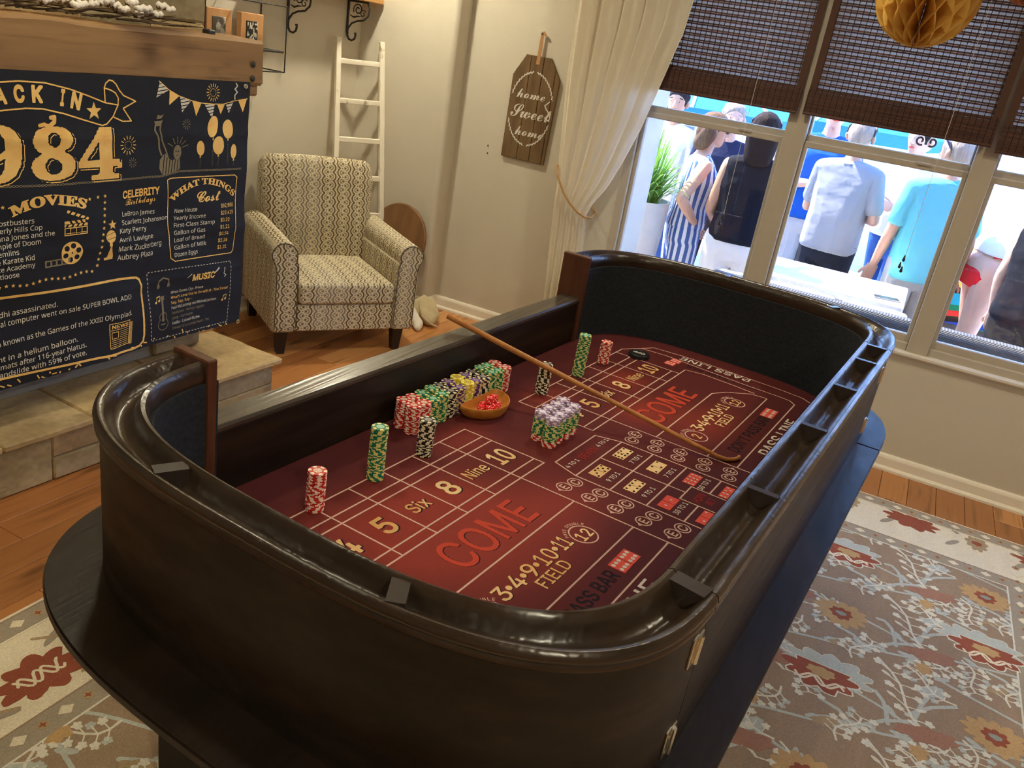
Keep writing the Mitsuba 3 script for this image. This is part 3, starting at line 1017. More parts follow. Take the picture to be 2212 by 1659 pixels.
ch = thing('chimney_breast', 'tan stone chimney breast above the mantel beam', 'chimney')
part(ch, 'core', bx(-1.4, .70, 2.17, W1Y - .002, .209, CEIL - .003, 0), 'mortar', label='mortar core')
z = .210
i = 0
cr = random.Random(5)
while z < CEIL - .02:
    h = cr.choice((.12, .16, .20))
    z1 = min(z + h, CEIL - .004)
    x = -1.4 + cr.random() * .2
    while x < .735:
        x1 = x + cr.choice((.22, .3, .38))
        if .735 - x1 < .12: x1 = .735
        if z > 1.2 or x > .25:
            part(ch, 'stone', rough(bx(x + .002, x1 - .002, 2.135 + .012 * cr.random(), 2.25, z + .002, z1 - .002, .010), .008, 8, i, .08), 'stone_%d' % cr.randrange(3), smooth=40)
            i += 1
        x = x1
    z = z1

mat('beam_wood', lambda p, n, uv: mix(mix(srgb(158, 124, 84), srgb(122, 92, 62), fbm(p.x * 2.0, p.y * 10, p.z * 13, 4)), srgb(88, 62, 42), dr.clip(smoothstep(.56, .74, fbm(p.x * 3.4 + 5, p.z * 9, p.y * 5, 3)) + .35 * smoothstep(.55, .8, fbm(p.x * 5, p.z * 120, p.y * 60, 2)), 0, 1)), .65, .3,
    bump=lambda p, n, uv: .002 * fbm(p.x * 5, p.y * 40, p.z * 60, 3))
mt = thing('mantel_beam', 'thick rough sawn wooden mantel beam above the banner', 'mantel')
part(mt, 'beam', rough(bx(-1.45, .862, 1.955, 2.16, 1.372, 1.541, .012), .014, 5, 3, .06), 'beam_wood', smooth=35)
part(mt, 'corbel', rough(bx(.755, .855, 1.975, 2.16, 1.327, 1.376, .008), .005, 9, 7, .04), 'beam_wood', smooth=35, label='dark corbel block under the end of the beam')
for zz in (1.452, 1.398):
    part(mt, 'bolt', app(lathe([(.0005, .006), (.008, .005), (.012, .002), (.0125, 0)], 14), tr(.793, 1.951, zz, rx=PI / 2)), 'black_iron', smooth=40, label='dark bolt head')

# ---- the banner: dark cloth with gold print, hung from the beam
mat('banner_cloth', lambda p, n, uv: mix((.0085, .010, .017), (.0125, .015, .025), noise(p.x * 700, p.z * 700)), .7, .3, sheen=.3)
GOLD0, GOLD1 = srgb(226, 170, 92), srgb(246, 212, 132)
mat('gold_print', lambda p, n, uv: mix(GOLD0, GOLD1, fbm(p.x * 22, p.y * 4, p.z * 22, 3)), .6, .3)
mat('pale_print', srgb(204, 200, 190), .7, .2)
mat('grey_print', srgb(128, 118, 98), .7, .2)
bn = thing('birthday_banner', 'black and gold BACK IN 1984 cloth banner hanging from the mantel beam', 'banner')
BX1, BX0, BZ1, BZ0 = .772, -.70, 1.385, .362
BW, BH = BX1 - BX0, BZ1 - BZ0


def sag(x, z):
    """Depth of the cloth: soft folds, in metres towards the room."""
    t = (BZ1 - z)
    q = .006 * np.sin(9 * x + 2.2 * z) * np.clip(t * 3, 0, 1) + .010 * np.exp(-((x - .30 - .38 * (z - .95)) / .05) ** 2) * np.clip(t * 1.5, 0, 1)
    q = q + .004 * np.sin(23 * (x * .5 + z)) * np.clip(t * 2, 0, 1) + .0035 * np.exp(-((z - 1.18) / .02) ** 2) + .0035 * np.exp(-((z - .80) / .02) ** 2) + .004 * np.exp(-((z - .62) / .015) ** 2) * (x > .1)
    return q


BY = 1.942


def cloth3(x, z, off=0.0):
    edge = -.020 * np.clip((BZ1 - z) / BH, 0, 1) * np.clip((x - .5) / .27, 0, 1)     # the free right edge hangs a little inwards
    lift = .012 * np.sin((x + .2) * 2.4) * (BZ1 - z) / BH
    return np.stack([x + edge, BY - sag(x, z) - off, z + lift], -1)


gx, gz = np.meshgrid(np.linspace(BX0, BX1, 150), np.linspace(BZ0, BZ1, 110), indexing='ij')
front = cloth3(gx, gz)
back = cloth3(gx, gz, -.0012)
part(bn, 'cloth', cat(grid(front), grid(back, flip=True)), 'banner_cloth', smooth=True)
BP = {k: [] for k in ('gold', 'pale', 'grey')}



def bp(k, *g):
    BP[k].extend(g)


def arcw(g, cx, cz, R, h0=0.0):
    """Bend lettering (x about 0, baseline 0) upwards round a circle of radius R through (cx, cz)."""
    return warp(g, lambda x, y: (cx + (R + y) * np.sin(x / R), cz - R + (R + y) * np.cos(x / R)))


def ctr(g):
    a, b, c, d = g.bounds
    return aff.translate(g, -(a + c) / 2, -b)


# BACK IN ribbon
wx = 0
wd = []
for t, w in (('B', .034), ('A', .036), ('C', .033), ('K', .036), (' ', .012), ('I', .014), ('N', .036)):
    if t != ' ':
        wd.append(fitbox(glyphs(t, 'sans', 5), wx, 0, w, .054))
    wx += w + .023
bp('gold', arcw(ctr(unary_union(wd)), -.172, 1.290, .62))
bp('gold', star(.050, 1.266, .031))
up = [(-.70, 1.24), (-.56, 1.30), (-.42, 1.335), (-.270, 1.348), (-.209, 1.353), (-.124, 1.351), (-.035, 1.334), (.03, 1.315), (.094, 1.294), (.145, 1.287)]
dn = [(-.70, 1.16), (-.55, 1.22), (-.40, 1.252), (-.276, 1.266), (-.193, 1.274), (-.137, 1.273), (-.062, 1.258), (.01, 1.238), (.082, 1.219), (.10, 1.224), (.125, 1.248), (.145, 1.287), (.146, 1.31), (.135, 1.327), (.115, 1.336), (.091, 1.342), (.097, 1.357), (.111, 1.368), (.124, 1.366), (.137, 1.356), (.150, 1.336), (.167, 1.319), (.217, 1.301), (.166, 1.276), (.200, 1.233), (.165, 1.232), (.129, 1.246)]
for q in (up, dn, [(.094, 1.294), (.093, 1.318), (.091, 1.342)]):
    bp('gold', LineString(q).buffer(.0024))
# 1984
for t, x0, zz0, w, h in (('1', -.50, 1.05, .10, .165), ('9', -.372, 1.048, .160, .178), ('8', -.185, 1.047, .155, .172), ('4', -.018, 1.037, .165, .177)):
    g = fitbox(glyphs(bold_serif(t), 'math', 1), x0, zz0, w, h)
    bp('gold', g)
    o = aff.translate(g, .008, -.006)
    bp('gold', o.buffer(.0018).difference(g.buffer(.0045)).difference(o.buffer(-.0012)))
bp('gold', LineString([(-.115, 1.216), (-.135, 1.226), (-.150, 1.222)]).buffer(.006), LineString([(-.126, 1.214), (-.100, 1.232), (-.098, 1.248), (-.110, 1.246)]).buffer(.007), Point(.146, 1.084).buffer(.011))


def burst(x, z, r, n=14):
    for i in range(n):
        a = 2 * PI * i / n
        bp('gold' if r > .03 else 'grey', seg(x + r * .62 * math.cos(a), z + r * .62 * math.sin(a), x + r * math.cos(a), z + r * math.sin(a), .0030))
        bp('gold' if r > .03 else 'grey', Point(x + r * .42 * math.cos(a + .2), z + r * .42 * math.sin(a + .2)).buffer(.0016, 4))


burst(.186, 1.150, .034)
burst(.441, 1.222, .020, 10)
burst(.203, 1.088, .018, 10)
burst(.573, 1.340, .034, 16)
# bunting
bs = [(.318, 1.373), (.362, 1.343), (.409, 1.323), (.465, 1.308), (.516, 1.300), (.572, 1.297), (.630, 1.298), (.678, 1.310), (.758, 1.321)]
bp('gold', LineString(bs).buffer(.0015))
tips = [(.305, 1.315), (.362, 1.290), (.419, 1.265), (.488, 1.251), (.569, 1.242), (.614, 1.259), (.657, 1.262), (.735, 1.267)]
flags = [((.320, 1.371), (.360, 1.342)), ((.364, 1.341), (.407, 1.322)), ((.411, 1.322), (.463, 1.307)), ((.469, 1.306), (.514, 1.299)), ((.528, 1.298), (.582, 1.295)), ((.595, 1.295), (.634, 1.296)), ((.640, 1.297), (.680, 1.308)), ((.705, 1.315), (.754, 1.319))]
for i, (tp, (a, b)) in enumerate(zip(tips, flags)):
    T3 = Polygon([a, b, tp])
    if i % 2 == 0:
        T3 = T3.difference(unary_union([seg(tp[0] - .06, 1.23 + .012 * q, tp[0] + .06, 1.23 + .012 * q + (.02), .003) for q in range(16)]))
    bp('gold' if i % 2 else 'pale', T3)
bp('pale', LineString([(.692, 1.378), (.700, 1.368), (.686, 1.356), (.700, 1.345), (.686, 1.332), (.688, 1.318)]).buffer(.0028))
bp('pale', ring(.742, 1.369, .0085, .004))
# balloons
for x, z, a, b, t in ((.572, 1.212, .026, .042, -20), (.653, 1.202, .029, .037, 0), (.602, 1.140, .030, .036, 0), (.511, 1.131, .019, .029, 8), (.687, 1.114, .017, .029, -4)):
    g = aff.rotate(aff.scale(Point(0, 0).buffer(1, 16), a, b), t, origin=(0, 0))
    bp('gold', aff.translate(g, x, z), Polygon([(x - .005, z - b - .007), (x + .005, z - b - .007), (x, z - b + .004)]))
    bp('grey', *[Point(x + .002 * (k % 2), z - b - .010 - k * .0065).buffer(.0018, 3) for k in range(max(2, int((z - b - 1.062) / .0065)))])
# line drawing of a robed statue with a torch
bp('grey', LineString([(.303, 1.225), (.300, 1.20), (.309, 1.185), (.318, 1.165), (.321, 1.135), (.330, 1.11)]).buffer(.0035), LineString([(.325, 1.222), (.322, 1.20), (.331, 1.165), (.350, 1.125), (.358, 1.10)]).buffer(.003),
   Polygon([(.296, 1.232), (.334, 1.236), (.326, 1.216), (.304, 1.214)]), Polygon([(.306, 1.240), (.328, 1.242), (.338, 1.258), (.322, 1.252), (.312, 1.256)]),
   Polygon([(.322, 1.092), (.345, 1.118), (.362, 1.098), (.378, 1.088), (.412, 1.102), (.420, 1.058), (.395, 1.044), (.330, 1.036), (.318, 1.06)]).difference(unary_union([seg(.33 + .014 * q, 1.03, .345 + .013 * q, 1.12, .0035) for q in range(7)])),
   aff.translate(aff.scale(Point(0, 0).buffer(1), .019, .028), .402, 1.118).difference(unary_union([Point(.396, 1.122).buffer(.003), Point(.408, 1.122).buffer(.003), seg(.398, 1.106, .408, 1.106, .002)])))
for a in (150, 120, 95, 70, 45, 20):
    bp('grey', seg(.402 + .024 * math.cos(math.radians(a)), 1.128 + .024 * math.sin(math.radians(a)), .402 + .052 * math.cos(math.radians(a)), 1.128 + .050 * math.sin(math.radians(a)), .0032))
# twisted rope divider
rope = [(-.70, 1.046), (-.293, 1.040), (-.119, 1.033), (.129, 1.030), (.326, 1.033), (.418, 1.046), (.60, 1.043), (.735, 1.043)]
rx = np.linspace(-.70, .735, 330)
rz = np.interp(rx, [p[0] for p in rope], [p[1] for p in rope])
for s in (0, PI):
    bp('grey', LineString(np.c_[rx, rz + .0034 * np.sin(rx * 260 + s)]).buffer(.0012, 3))
# MOVIES
bp('gold', arcw(ctr(fitbox(glyphs(bold_serif('MOVIES'), 'math', 3), 0, 0, w=.262, h=.036)), -.128, .968, .30))
ml = ['Ghostbusters', 'Beverly Hills Cop', 'Indiana Jones and the', 'Temple of Doom', 'Gremlins', 'The Karate Kid', 'Police Academy', 'Footloose']
ends = [-.186, -.159, -.117, -.164, -.240, -.191, -.190, -.247]
for i, (t, xe) in enumerate(zip(ml, ends)):
    g = fitbox(glyphs(t, 'math', 1), 0, 0, w=len(t) * .0118, h=None)
    g = txt(t, 0, 0, .0165, 'math', 1)
    a, b, c, d = g.bounds
    bp('pale', aff.translate(g, xe - c, .915 - .0243 * i))
sb = [(.02, .974), (.055, .977), (.085, .978)] + [(.085 - .012 * k / 3 * .55 - .0005 * k * k * .3, .978 - .0222 * k) for k in range(1, 12)]
for q in sb:
    bp('gold', star(q[0], q[1], .0075))
for k in range(22):
    bp('gold', star(.020 - .0222 * k, .716 + .004 * math.sin(k), .0075))
for k in range(4):
    bp('gold', star(-.285 - .02 * k, .975, .0075))
# clapper board and film reel
cb = sbox(-.083, .858, .003, .886)
bp('gold', frame(cb, .0035), *[seg(-.083 + .0215 * k, .858, -.083 + .0215 * k, .886, .0025) for k in range(1, 4)], seg(-.083, .866, .003, .866, .002))
bp('gold', sbox(-.083, .888, .004, .897).difference(unary_union([Polygon([(-.08 + .02 * k, .888), (-.072 + .02 * k, .888), (-.066 + .02 * k, .897), (-.074 + .02 * k, .897)]) for k in range(4)])))
bp('gold', aff.rotate(sbox(-.083, .899, -.005, .909).difference(unary_union([Polygon([(-.08 + .02 * k, .899), (-.072 + .02 * k, .899), (-.078 + .02 * k, .909), (-.086 + .02 * k, .909)]) for k in range(1, 4)])), 0, origin=(-.083, .9)).buffer(0))
bp('gold', aff.rotate(sbox(-.075, .920, .012, .930).difference(unary_union([seg(-.065 + .02 * k, .918, -.058 + .02 * k, .932, .006) for k in range(4)])), -22, origin=(-.03, .925)))
reel = Point(-.056, .796).buffer(.040, 24).difference(unary_union([Point(-.056 + .025 * math.cos(a), .796 + .025 * math.sin(a)).buffer(.0095) for a in np.arange(6) * PI / 3 + .3] + [Point(-.056, .796).buffer(.0032)]))
bp('gold', reel)
bp('grey', sbox(-.156, .758, -.062, .782).difference(unary_union([sbox(-.150 + .02 * k, .763, -.137 + .02 * k, .777) for k in range(4)])))
# CELEBRITY Birthdays
bp('gold', warp(ctr(fitbox(glyphs('CELEBRITY', 'sans', 4), 0, 0, w=.155, h=.030)), lambda x, y: (x + .238, y + .963 + .05 * x)))
bp('gold', aff.rotate(txt(script('Birthdays'), .172, .934, .026, 'math', 0, w=.125), 4, origin=(.17, .93)))
for t, x, z in (('LeBron James', .153, .897), ('Scarlett Johansson', .149, .867), ('Katy Perry', .136, .838), ('Avril Lavigne', .132, .806), ('Mark Zuckerberg', .128, .771), ('Aubrey Plaza', .126, .738)):
    bp('pale', aff.rotate(txt(t, x, z, .0165 if z > .78 else .020, 'math', 1, w=.0118 * len(t) if z > .78 else .0132 * len(t)), -1, origin=(x, z)))
tx = .100
bp('gold', star(.108, .874, .019), aff.translate(aff.scale(Point(0, 0).buffer(1), .021, .023), .099, .833).difference(unary_union([seg(.08, .838, .12, .848, .0016), seg(.08, .822, .12, .828, .0016)])), sbox(.091, .797, .103, .812), Polygon([(.096, .797), (.101, .797), (.108, .757), (.082, .757)]), sbox(.070, .748, .106, .757))
# WHAT THINGS Cost
cbx = Polygon([(.352, 1.018), (.368, 1.024), (.700, 1.020), (.716, 1.010), (.711, .700), (.700, .686), (.395, .690), (.372, .706)])
bp('gold', frame(cbx, .0040))
bp('gold', arcw(ctr(fitbox(glyphs(bold_serif('WHAT THINGS'), 'math', 2), 0, 0, w=.345, h=.026)), .538, .988, .235))
bp('gold', txt(script('Cost'), .487, .921, .046, 'math', 1, w=.128))
items = [('New House', '$82,800'), ('Yearly Income', '$22,415'), ('First-Class Stamp', '$0.20'), ('Gallon of Gas', '$1.21'), ('Loaf of Bread', '$0.54'), ('Gallon of Milk', '$2.26'), ('Dozen Eggs', '$1.01')]
for i, (a, b) in enumerate(items):
    z = .893 - .0293 * i
    bp('pale', txt(a, .391, z - .008, .0165, 'math', 1, w=.0117 * len(a)))
    bp('gold', txt(b, .624 - .001 * i, z - .004, .0155, 'sans', 1, w=.0102 * len(b)))
# MUSIC
mbx = Polygon([(.262, .665), (.698, .652), (.694, .379), (.280, .379)])
pts = np.array(mbx.exterior.coords)
for a, b in zip(pts[:-1], pts[1:]):
    n = int(np.linalg.norm(b - a) / .016)
    for k in range(n):
        bp('pale', seg(*(a + (b - a) * (k + .2) / n), *(a + (b - a) * (k + .75) / n), .0032))
bp('gold', txt('MUSIC', .480, .596, .026, 'sans', 4, w=.118))
bp('pale', seg(.455, .612, .478, .628, .003), seg(.60, .616, .628, .634, .006), LineString([(.66, .63), (.655, .605), (.668, .598), (.66, .59)]).buffer(.002))
bp('grey', LineString([(.318, .598), (.318, .620), (.340, .632), (.366, .622), (.368, .598)]).buffer(.003), sbox(.312, .590, .325, .606), sbox(.362, .590, .375, .606))
bp('grey', frame(unary_union([Point(.336, .440).buffer(.026), Point(.337, .470).buffer(.020)]), .0028), sbox(.332, .462, .342, .540), sbox(.329, .538, .347, .556), Point(.336, .458).buffer(.007), sbox(.325, .437, .347, .442))
mus = ['When Doves Cry - Prince', "What's Love Got to Do with It - Tina Turner", 'Say, Say, Say -', 'Paul McCartney and Michael Jackson', 'Footloose - Kenny Loggins', 'Jump - Van Halen', 'Hello - Lionel Richie', 'Owner of a Lonely Heart - Yes']
for i, t in enumerate(mus):
    bp('gold' if i in (1, 2) else 'grey' if i % 3 else 'pale', txt(t, .381, .556 - .0215 * i, .0115, 'math', 1, w=.0070 * len(t)))
for x, z in ((.305, .535), (.655, .485)):
    bp('gold', Point(x, z).buffer(.005, 6), Point(x + .016, z + .004).buffer(.005, 6), seg(x + .004, z, x + .004, z + .02, .002), seg(x + .020, z + .004, x + .020, z + .024, .002), seg(x + .003, z + .019, x + .021, z + .024, .004))
# news box
nb = [(-.70, .690), (-.320, .683), (-.181, .676), (0, .670), (.180, .664), (.205, .660), (.222, .648), (.231, .625), (.238, .51), (.244, .42), (.240, .392), (.222, .377), (.191, .372), (.05, .381), (-.095, .390), (-.340, .405), (-.70, .42)]
bp('gold', LineString(nb).buffer(.0045))
news = [('India’s PM Indira Gandhi assassinated.', -.118, .615), ('The first personal computer went on sale SUPER BOWL ADD', .176, .584), ('aired.', -.322, .558), ('Summer Olympics, also known as the Games of the XXIII Olympiad.', .178, .520), ('First solo transatlantic flight in a helium balloon.', -.044, .466), ('US and Vatican exchange diplomats after 116-year hiatus.', -.012, .437), ('Reagan re-elected in landslide with 59% of vote.', -.014, .408)]
for t, xe, z in news:
    g = txt(t, 0, 0, .0185, 'math', 1, w=.0122 * len(t))
    a, b, c, d = g.bounds
    bp('pale', aff.translate(g, xe - c, z))
npap = sbox(.080, .402, .170, .503)
bp('gold', frame(npap, .003), sbox(.170, .398, .184, .492).difference(unary_union([seg(.174 + .004 * k, .398, .174 + .004 * k, .492, .0016) for k in range(3)])), txt('NEWS', .088, .481, .014, 'sans', 3, w=.072), seg(.085, .475, .165, .475, .0025), frame(sbox(.088, .440, .118, .468), .003))
for k in range(8):
    bp('gold', seg(.124 if k < 4 else .086, .466 - .008 * k, .164, .466 - .008 * k, .0022))
# confetti along the lower edge
cr2 = random.Random(8)
for k in range(64):
    x = -.68 + 1.42 * cr2.random()
    z = (.352 + .012 * cr2.random()) if k < 50 else .39 - .03 * cr2.random()
    if x < .25: z = .366 + .016 * cr2.random()
    z += .0 if x < .3 else -.0
    r = cr2.random()
    bp('gold', star(x, z, .006, rot=r * 6) if r < .3 else (Point(x, z).buffer(.004, 5) if r < .55 else aff.rotate(sbox(x - .009, z - .002, x + .009, z + .003), r * 180)))
lift = {'gold': .0016, 'pale': .0018, 'grey': .0014}
for k, nm in (('gold', 'gold_print'), ('pale', 'pale_print'), ('grey', 'grey_print')):
    vs, fs, at = [], [], 0
    for q in polys(unary_union(BP[k]).intersection(sbox(BX0 + .003, BZ0 + .002, BX1 - .003, BZ1 - .001)).simplify(.0004)):
        v, f = trimesh.creation.triangulate_polygon(q, engine='earcut')
        vs.append(np.array(v))
        fs.append(np.array(f) + at)
        at += len(v)
    v, f = np.vstack(vs), np.vstack(fs)
    v, f = trimesh.remesh.subdivide_to_size(np.c_[v, np.zeros(len(v))], f, .022)
    part(bn, nm + 'ing', trimesh.Trimesh(cloth3(v[:, 0], v[:, 1], lift[k]), f, process=False), nm, label={'gold': 'gold printed lettering and drawings', 'pale': 'pale printed lines of text', 'grey': 'dim printed drawings'}[k], kind='stuff')
for x, z in ((.742, 1.369), (.742, .375)):
    part(bn, 'grommet', app(trimesh.creation.torus(.007, .0022, major_sections=20, minor_sections=8), tr(x, BY - .006, z, rx=PI / 2)), 'brass', smooth=True, label='brass grommet')

# ---- on the mantel: cotton garland and a small black device
mat('twig', lambda p, n, uv: mix((.06, .04, .025), (.14, .10, .06), noise(p.x * 90, p.y * 90, p.z * 90)), .8, .2)
mat('cotton', (.82, .78, .72), .95, .1, sheen=.6)
mat('husk', (.10, .055, .03), .8, .2)
gl = thing('cotton_garland', 'garland of cotton bolls on dark twigs lying along the mantel beam', 'garland')
gr = random.Random(4)
tw = []
for k in range(34):
    x = -.62 + 1.10 * k / 34
    p0 = np.array([x, 2.03 + .03 * gr.random(), 1.556])
    p1 = p0 + np.array([.16, gr.uniform(-.05, .03), gr.uniform(.0, .035)])
    tw.append(tube([p0, (p0 + p1) / 2 + [0, 0, .012 * gr.random()], p1], [.0035, .003, .0015], 5))
part(gl, 'twigs', cat(tw), 'twig', kind='stuff', label='dark twigs')
for k in range(46):
    x = -.55 + 1.02 * k / 46 + gr.uniform(-.01, .01)
    c = np.array([x, 2.0 + .07 * gr.random(), 1.572 + .045 * gr.random()])
    lob = [sph(c + np.array([.010 * math.cos(a), .010 * math.sin(a), .004 * (q % 2)]), .0115, 8) for q, a in enumerate(np.arange(4) * PI / 2 + gr.random())]
    part(gl, 'cotton_boll', tomesh(m3.Manifold.batch_boolean(lob, m3.OpType.Add)), 'cotton', smooth=60)
    if k % 2 == 0:
        part(gl, 'husk', cat([app(lathe([(.0005, 0), (.005, .003), (.001, .014)], 6), tr(*(c + [.012 * math.cos(a), .012 * math.sin(a), -.012]), ry=.7 * math.cos(a), rx=-.7 * math.sin(a))) for a in np.arange(4) * PI / 2 + .4]), 'husk', kind='stuff')
dv = solo('mantel_clip', bx(.607, .640, 2.00, 2.04, 1.541, 1.560, .004), 'black_iron', 'small black plastic clip on the right part of the mantel beam', 'clip')


# ------------------------------------------------------------------ armchair
CHA = math.radians(-33.545)
TC = tr(1.592, 2.008, 0, CHA)       # chair frame: x along the front, y to the back


def chput(m):
    return app(m, TC)


B0c, CRM, BRN, GRY = srgb(160, 146, 120), srgb(206, 196, 170), srgb(92, 74, 54), srgb(124, 116, 108)


def chain(a, b):
    """Woven chain pattern: a across the columns, b along them, in metres."""
    cw, ph = .090, .046
    ci = dr.floor(a / cw)
    x = (a / cw - ci - .5) * 2            # -1..1
    t = b / ph
    r1 = cell_rand(ci, 3, 1)
    tone = dr.select(r1 < .3, 0, dr.select(r1 < .62, 1, 2))
    dk = mi.Color3f(dr.select(tone == 0, BRN[0], dr.select(tone == 1, srgb(100, 84, 56)[0], GRY[0])), dr.select(tone == 0, BRN[1], dr.select(tone == 1, srgb(100, 84, 56)[1], GRY[1])), dr.select(tone == 0, BRN[2], dr.select(tone == 1, srgb(100, 84, 56)[2], GRY[2])))
    # scalloped lobes left and right of the column, half a period apart, and two crossing strands
    fl = t - dr.floor(t + .5)
    fr_ = (t - .5) - dr.floor(t)
    d = dr.minimum(dr.sqrt(dr.square(x + .30) + dr.square(fl * 1.08)), dr.sqrt(dr.square(x - .30) + dr.square(fr_ * 1.08)))
    col = mi.Color3f(*B0c) * (.9 + .2 * noise(a * 1400, b * 1400))
    w = lambda c, h: smoothstep(h, h * .6, dr.abs(d - c))
    col = mix(col, mi.Color3f(*CRM), w(.72, .07))
    col = mix(col, dk, w(.56, .085))
    col = mix(col, mi.Color3f(*CRM), w(.40, .07))
    col = mix(col, dk, smoothstep(.25, .17, d))
    st = dr.minimum(dr.abs(x - .40 * dr.cos(2 * PI * t)), dr.abs(x + .40 * dr.cos(2 * PI * t)))
    col = mix(col, mi.Color3f(*CRM), smoothstep(.12, .07, st))
    return col


def chair_fab(p, n, uv):
    return chain(uv.x, uv.y)


mat('chair_fabric', chair_fab, .85, .2, sheen=.3)
mat('chair_leg_wood', (.020, .011, .008), .35, .5)
mat('piping_cloth', srgb(84, 76, 72), .85, .2)
ac = thing('armchair', 'patterned beige and brown fabric armchair standing in the corner by the ladder', 'armchair')


def cput(name, m, **kw):
    """Fabric part: uv by box projection in the chair frame, metres."""
    m = tomesh(m)
    m = trimesh.graph.smooth_shade(m, angle=math.radians(40), facet_minarea=None)
    v, n = np.array(m.vertices), np.array(m.vertex_normals)
    a = np.abs(n)
    uv = np.where((a[:, 2:3] > .75), v[:, [0, 1]], np.where((a[:, 0:1] > .75), v[:, [1, 2]] + [.013, 0], v[:, [0, 2]]))
    return part(ac, name, app(m, TC), 'chair_fabric', smooth=True, uv=uv, **kw)


def roundhull(boxes, r, n=14):
    return tomesh(m3.Manifold.batch_hull([sph(c, r, n) for c in boxes]))


def puff(x0, x1, y0, y1, z0, z1, r, crown=.02, n=26):
    """A cushion: rounded block whose top swells."""
    m = tomesh(m3.Manifold.batch_hull([sph((x, y, z), r, 20) for x in (x0 + r, x1 - r) for y in (y0 + r, y1 - r) for z in (z0 + r, z1 - r)]).refine_to_length(.03))
    v = np.array(m.vertices)
    u, w = (v[:, 0] - (x0 + x1) / 2) / ((x1 - x0) / 2), (v[:, 1] - (y0 + y1) / 2) / ((y1 - y0) / 2)
    v[:, 2] += crown * np.clip(1 - u ** 2, 0, 1) * np.clip(1 - w ** 2, 0, 1) * np.clip((v[:, 2] - z0) / (z1 - z0), 0, 1)
    m.vertices = v
    return m


cput('seat_cushion', puff(-.262, .262, -.085, .52, .292, .402, .022, .022))
cput('front_rail', roundhull([(sx * .255, y, z) for sx in (-1, 1) for y in (-.055, .5) for z in (.155, .275)], .014), label='upholstered front rail')
# back: slab leaning backwards, rounded top
bk = []
for sx in (-1, 1):
    for (yy, zz, hw) in ((.50, .30, .285), (.535, .62, .315), (.565, .82, .330), (.585, .885, .318)):
        bk.append(sph((sx * (hw - .05), yy + .0, zz), .05, 18))
    for (yy, zz, hw) in ((.62, .20, .30), (.64, .60, .32), (.655, .86, .315)):
        bk.append(sph((sx * (hw - .05), yy, zz), .045, 14))
bm = m3.Manifold.batch_hull(bk).refine_to_length(.035)
bq = tomesh(bm)
v = np.array(bq.vertices)
v[:, 1] -= .022 * np.clip(1 - (v[:, 0] / .30) ** 2, 0, 1) * np.clip((v[:, 2] - .3) / .3, 0, 1) * (v[:, 1] < .60)
v[:, 2] += .012 * np.clip(1 - (v[:, 0] / .33) ** 2, 0, 1) * (v[:, 2] > .8)
bq.vertices = v
cput('backrest', bq)
for sx in (-1, 1):
    # arm panel and rolled top
    arm = [sph((sx * x, y, z), .022, 12) for x in (.288, .372) for y in (-.058, .56) for z in (.16, .50)]
    A1 = m3.Manifold.batch_hull(arm)
    cput('arm_panel', A1.refine_to_length(.05))
    rl = []
    for k in range(2):
        y0, zz = ((-.074, .550), (.56, .565))[k]
        a = np.arange(24) * 2 * PI / 24
        rl += [(sx * (.343 + .068 * math.cos(q)), y0, zz + .066 * math.sin(q)) for q in a] + [(sx * .285, y0, zz - .10), (sx * .370, y0, zz - .09)]
    R = m3.Manifold.hull_points(np.array(rl)).refine_to_length(.03)
    cput('arm_roll', R, label='rolled arm top')
    # the front face of the arm with its dark piping
    face = [(.343 + .068 * math.cos(q), .550 + .066 * math.sin(q)) for q in np.linspace(-.75, PI + .4, 22)] + [(.268, .50), (.266, .165), (.384, .165), (.384, .46)]
    pl = Polygon(face).buffer(-.004)
    fm = app(ext(pl, .012), tr(0, -.066, 0, rx=PI / 2))
    if sx < 0:
        fm = app(fm, np.diag([-1, 1, 1, 1.0]))
        fm.invert()
    cput('arm_front', fm)
    pts = [(sx * x, -.079, z) for x, z in list(pl.exterior.coords)[:-4]]
    part(ac, 'piping', chput(tube(pts, .0024, 6)), 'piping_cloth', label='dark piping on the arm front', smooth=40)
for sx, y, dx in ((-1, 0.0, .012), (1, 0.0, .012), (-1, .58, .012), (1, .58, .012)):
    z0 = .165
    top, bot = .034, .020
    pts = [(sx * .325 + q * top, y + w * top, z0) for q in (-1, 1) for w in (-1, 1)] + [(sx * .325 + q * bot, y + w * bot + (.02 if y > .3 else 0), 0.001) for q in (-1, 1) for w in (-1, 1)]
    part(ac, 'leg', chput(hull(pts)), 'chair_leg_wood', label='dark tapered leg')

# ------------------------------------------------------------------ white ladder leaning across the corner
mat('chalk_paint', lambda p, n, uv: mix((.80, .75, .64), (.36, .30, .22), smoothstep(.66, .80, fbm(p.x * 22, p.y * 22, p.z * 14, 4))), .7, .25)
ld = thing('decor_ladder', 'white distressed wooden ladder leaning across the corner behind the armchair', 'ladder')
LT, LB = np.array([2.340, 2.742, 1.572]), np.array([2.235, 2.560, .002])
RT, RB = np.array([2.565, 2.592, 1.580]), np.array([2.520, 2.385, .002])
part(ld, 'rail', rough(bar(LB, LT, .034, .030, up=(RT - LT)), .003, 30, 1, .04), 'chalk_paint', smooth=40)
part(ld, 'rail', rough(bar(RB, RT, .034, .030, up=(RT - LT)), .003, 30, 2, .04), 'chalk_paint', smooth=40)
for zz in (1.445, 1.222, 1.000, .775, .55, .33, .12):
    t = zz / 1.576
    part(ld, 'rung', rough(bar(LB + (LT - LB) * t, RB + (RT - RB) * t, .022, .030), .003, 30, int(zz * 100), .04), 'chalk_paint', smooth=40)

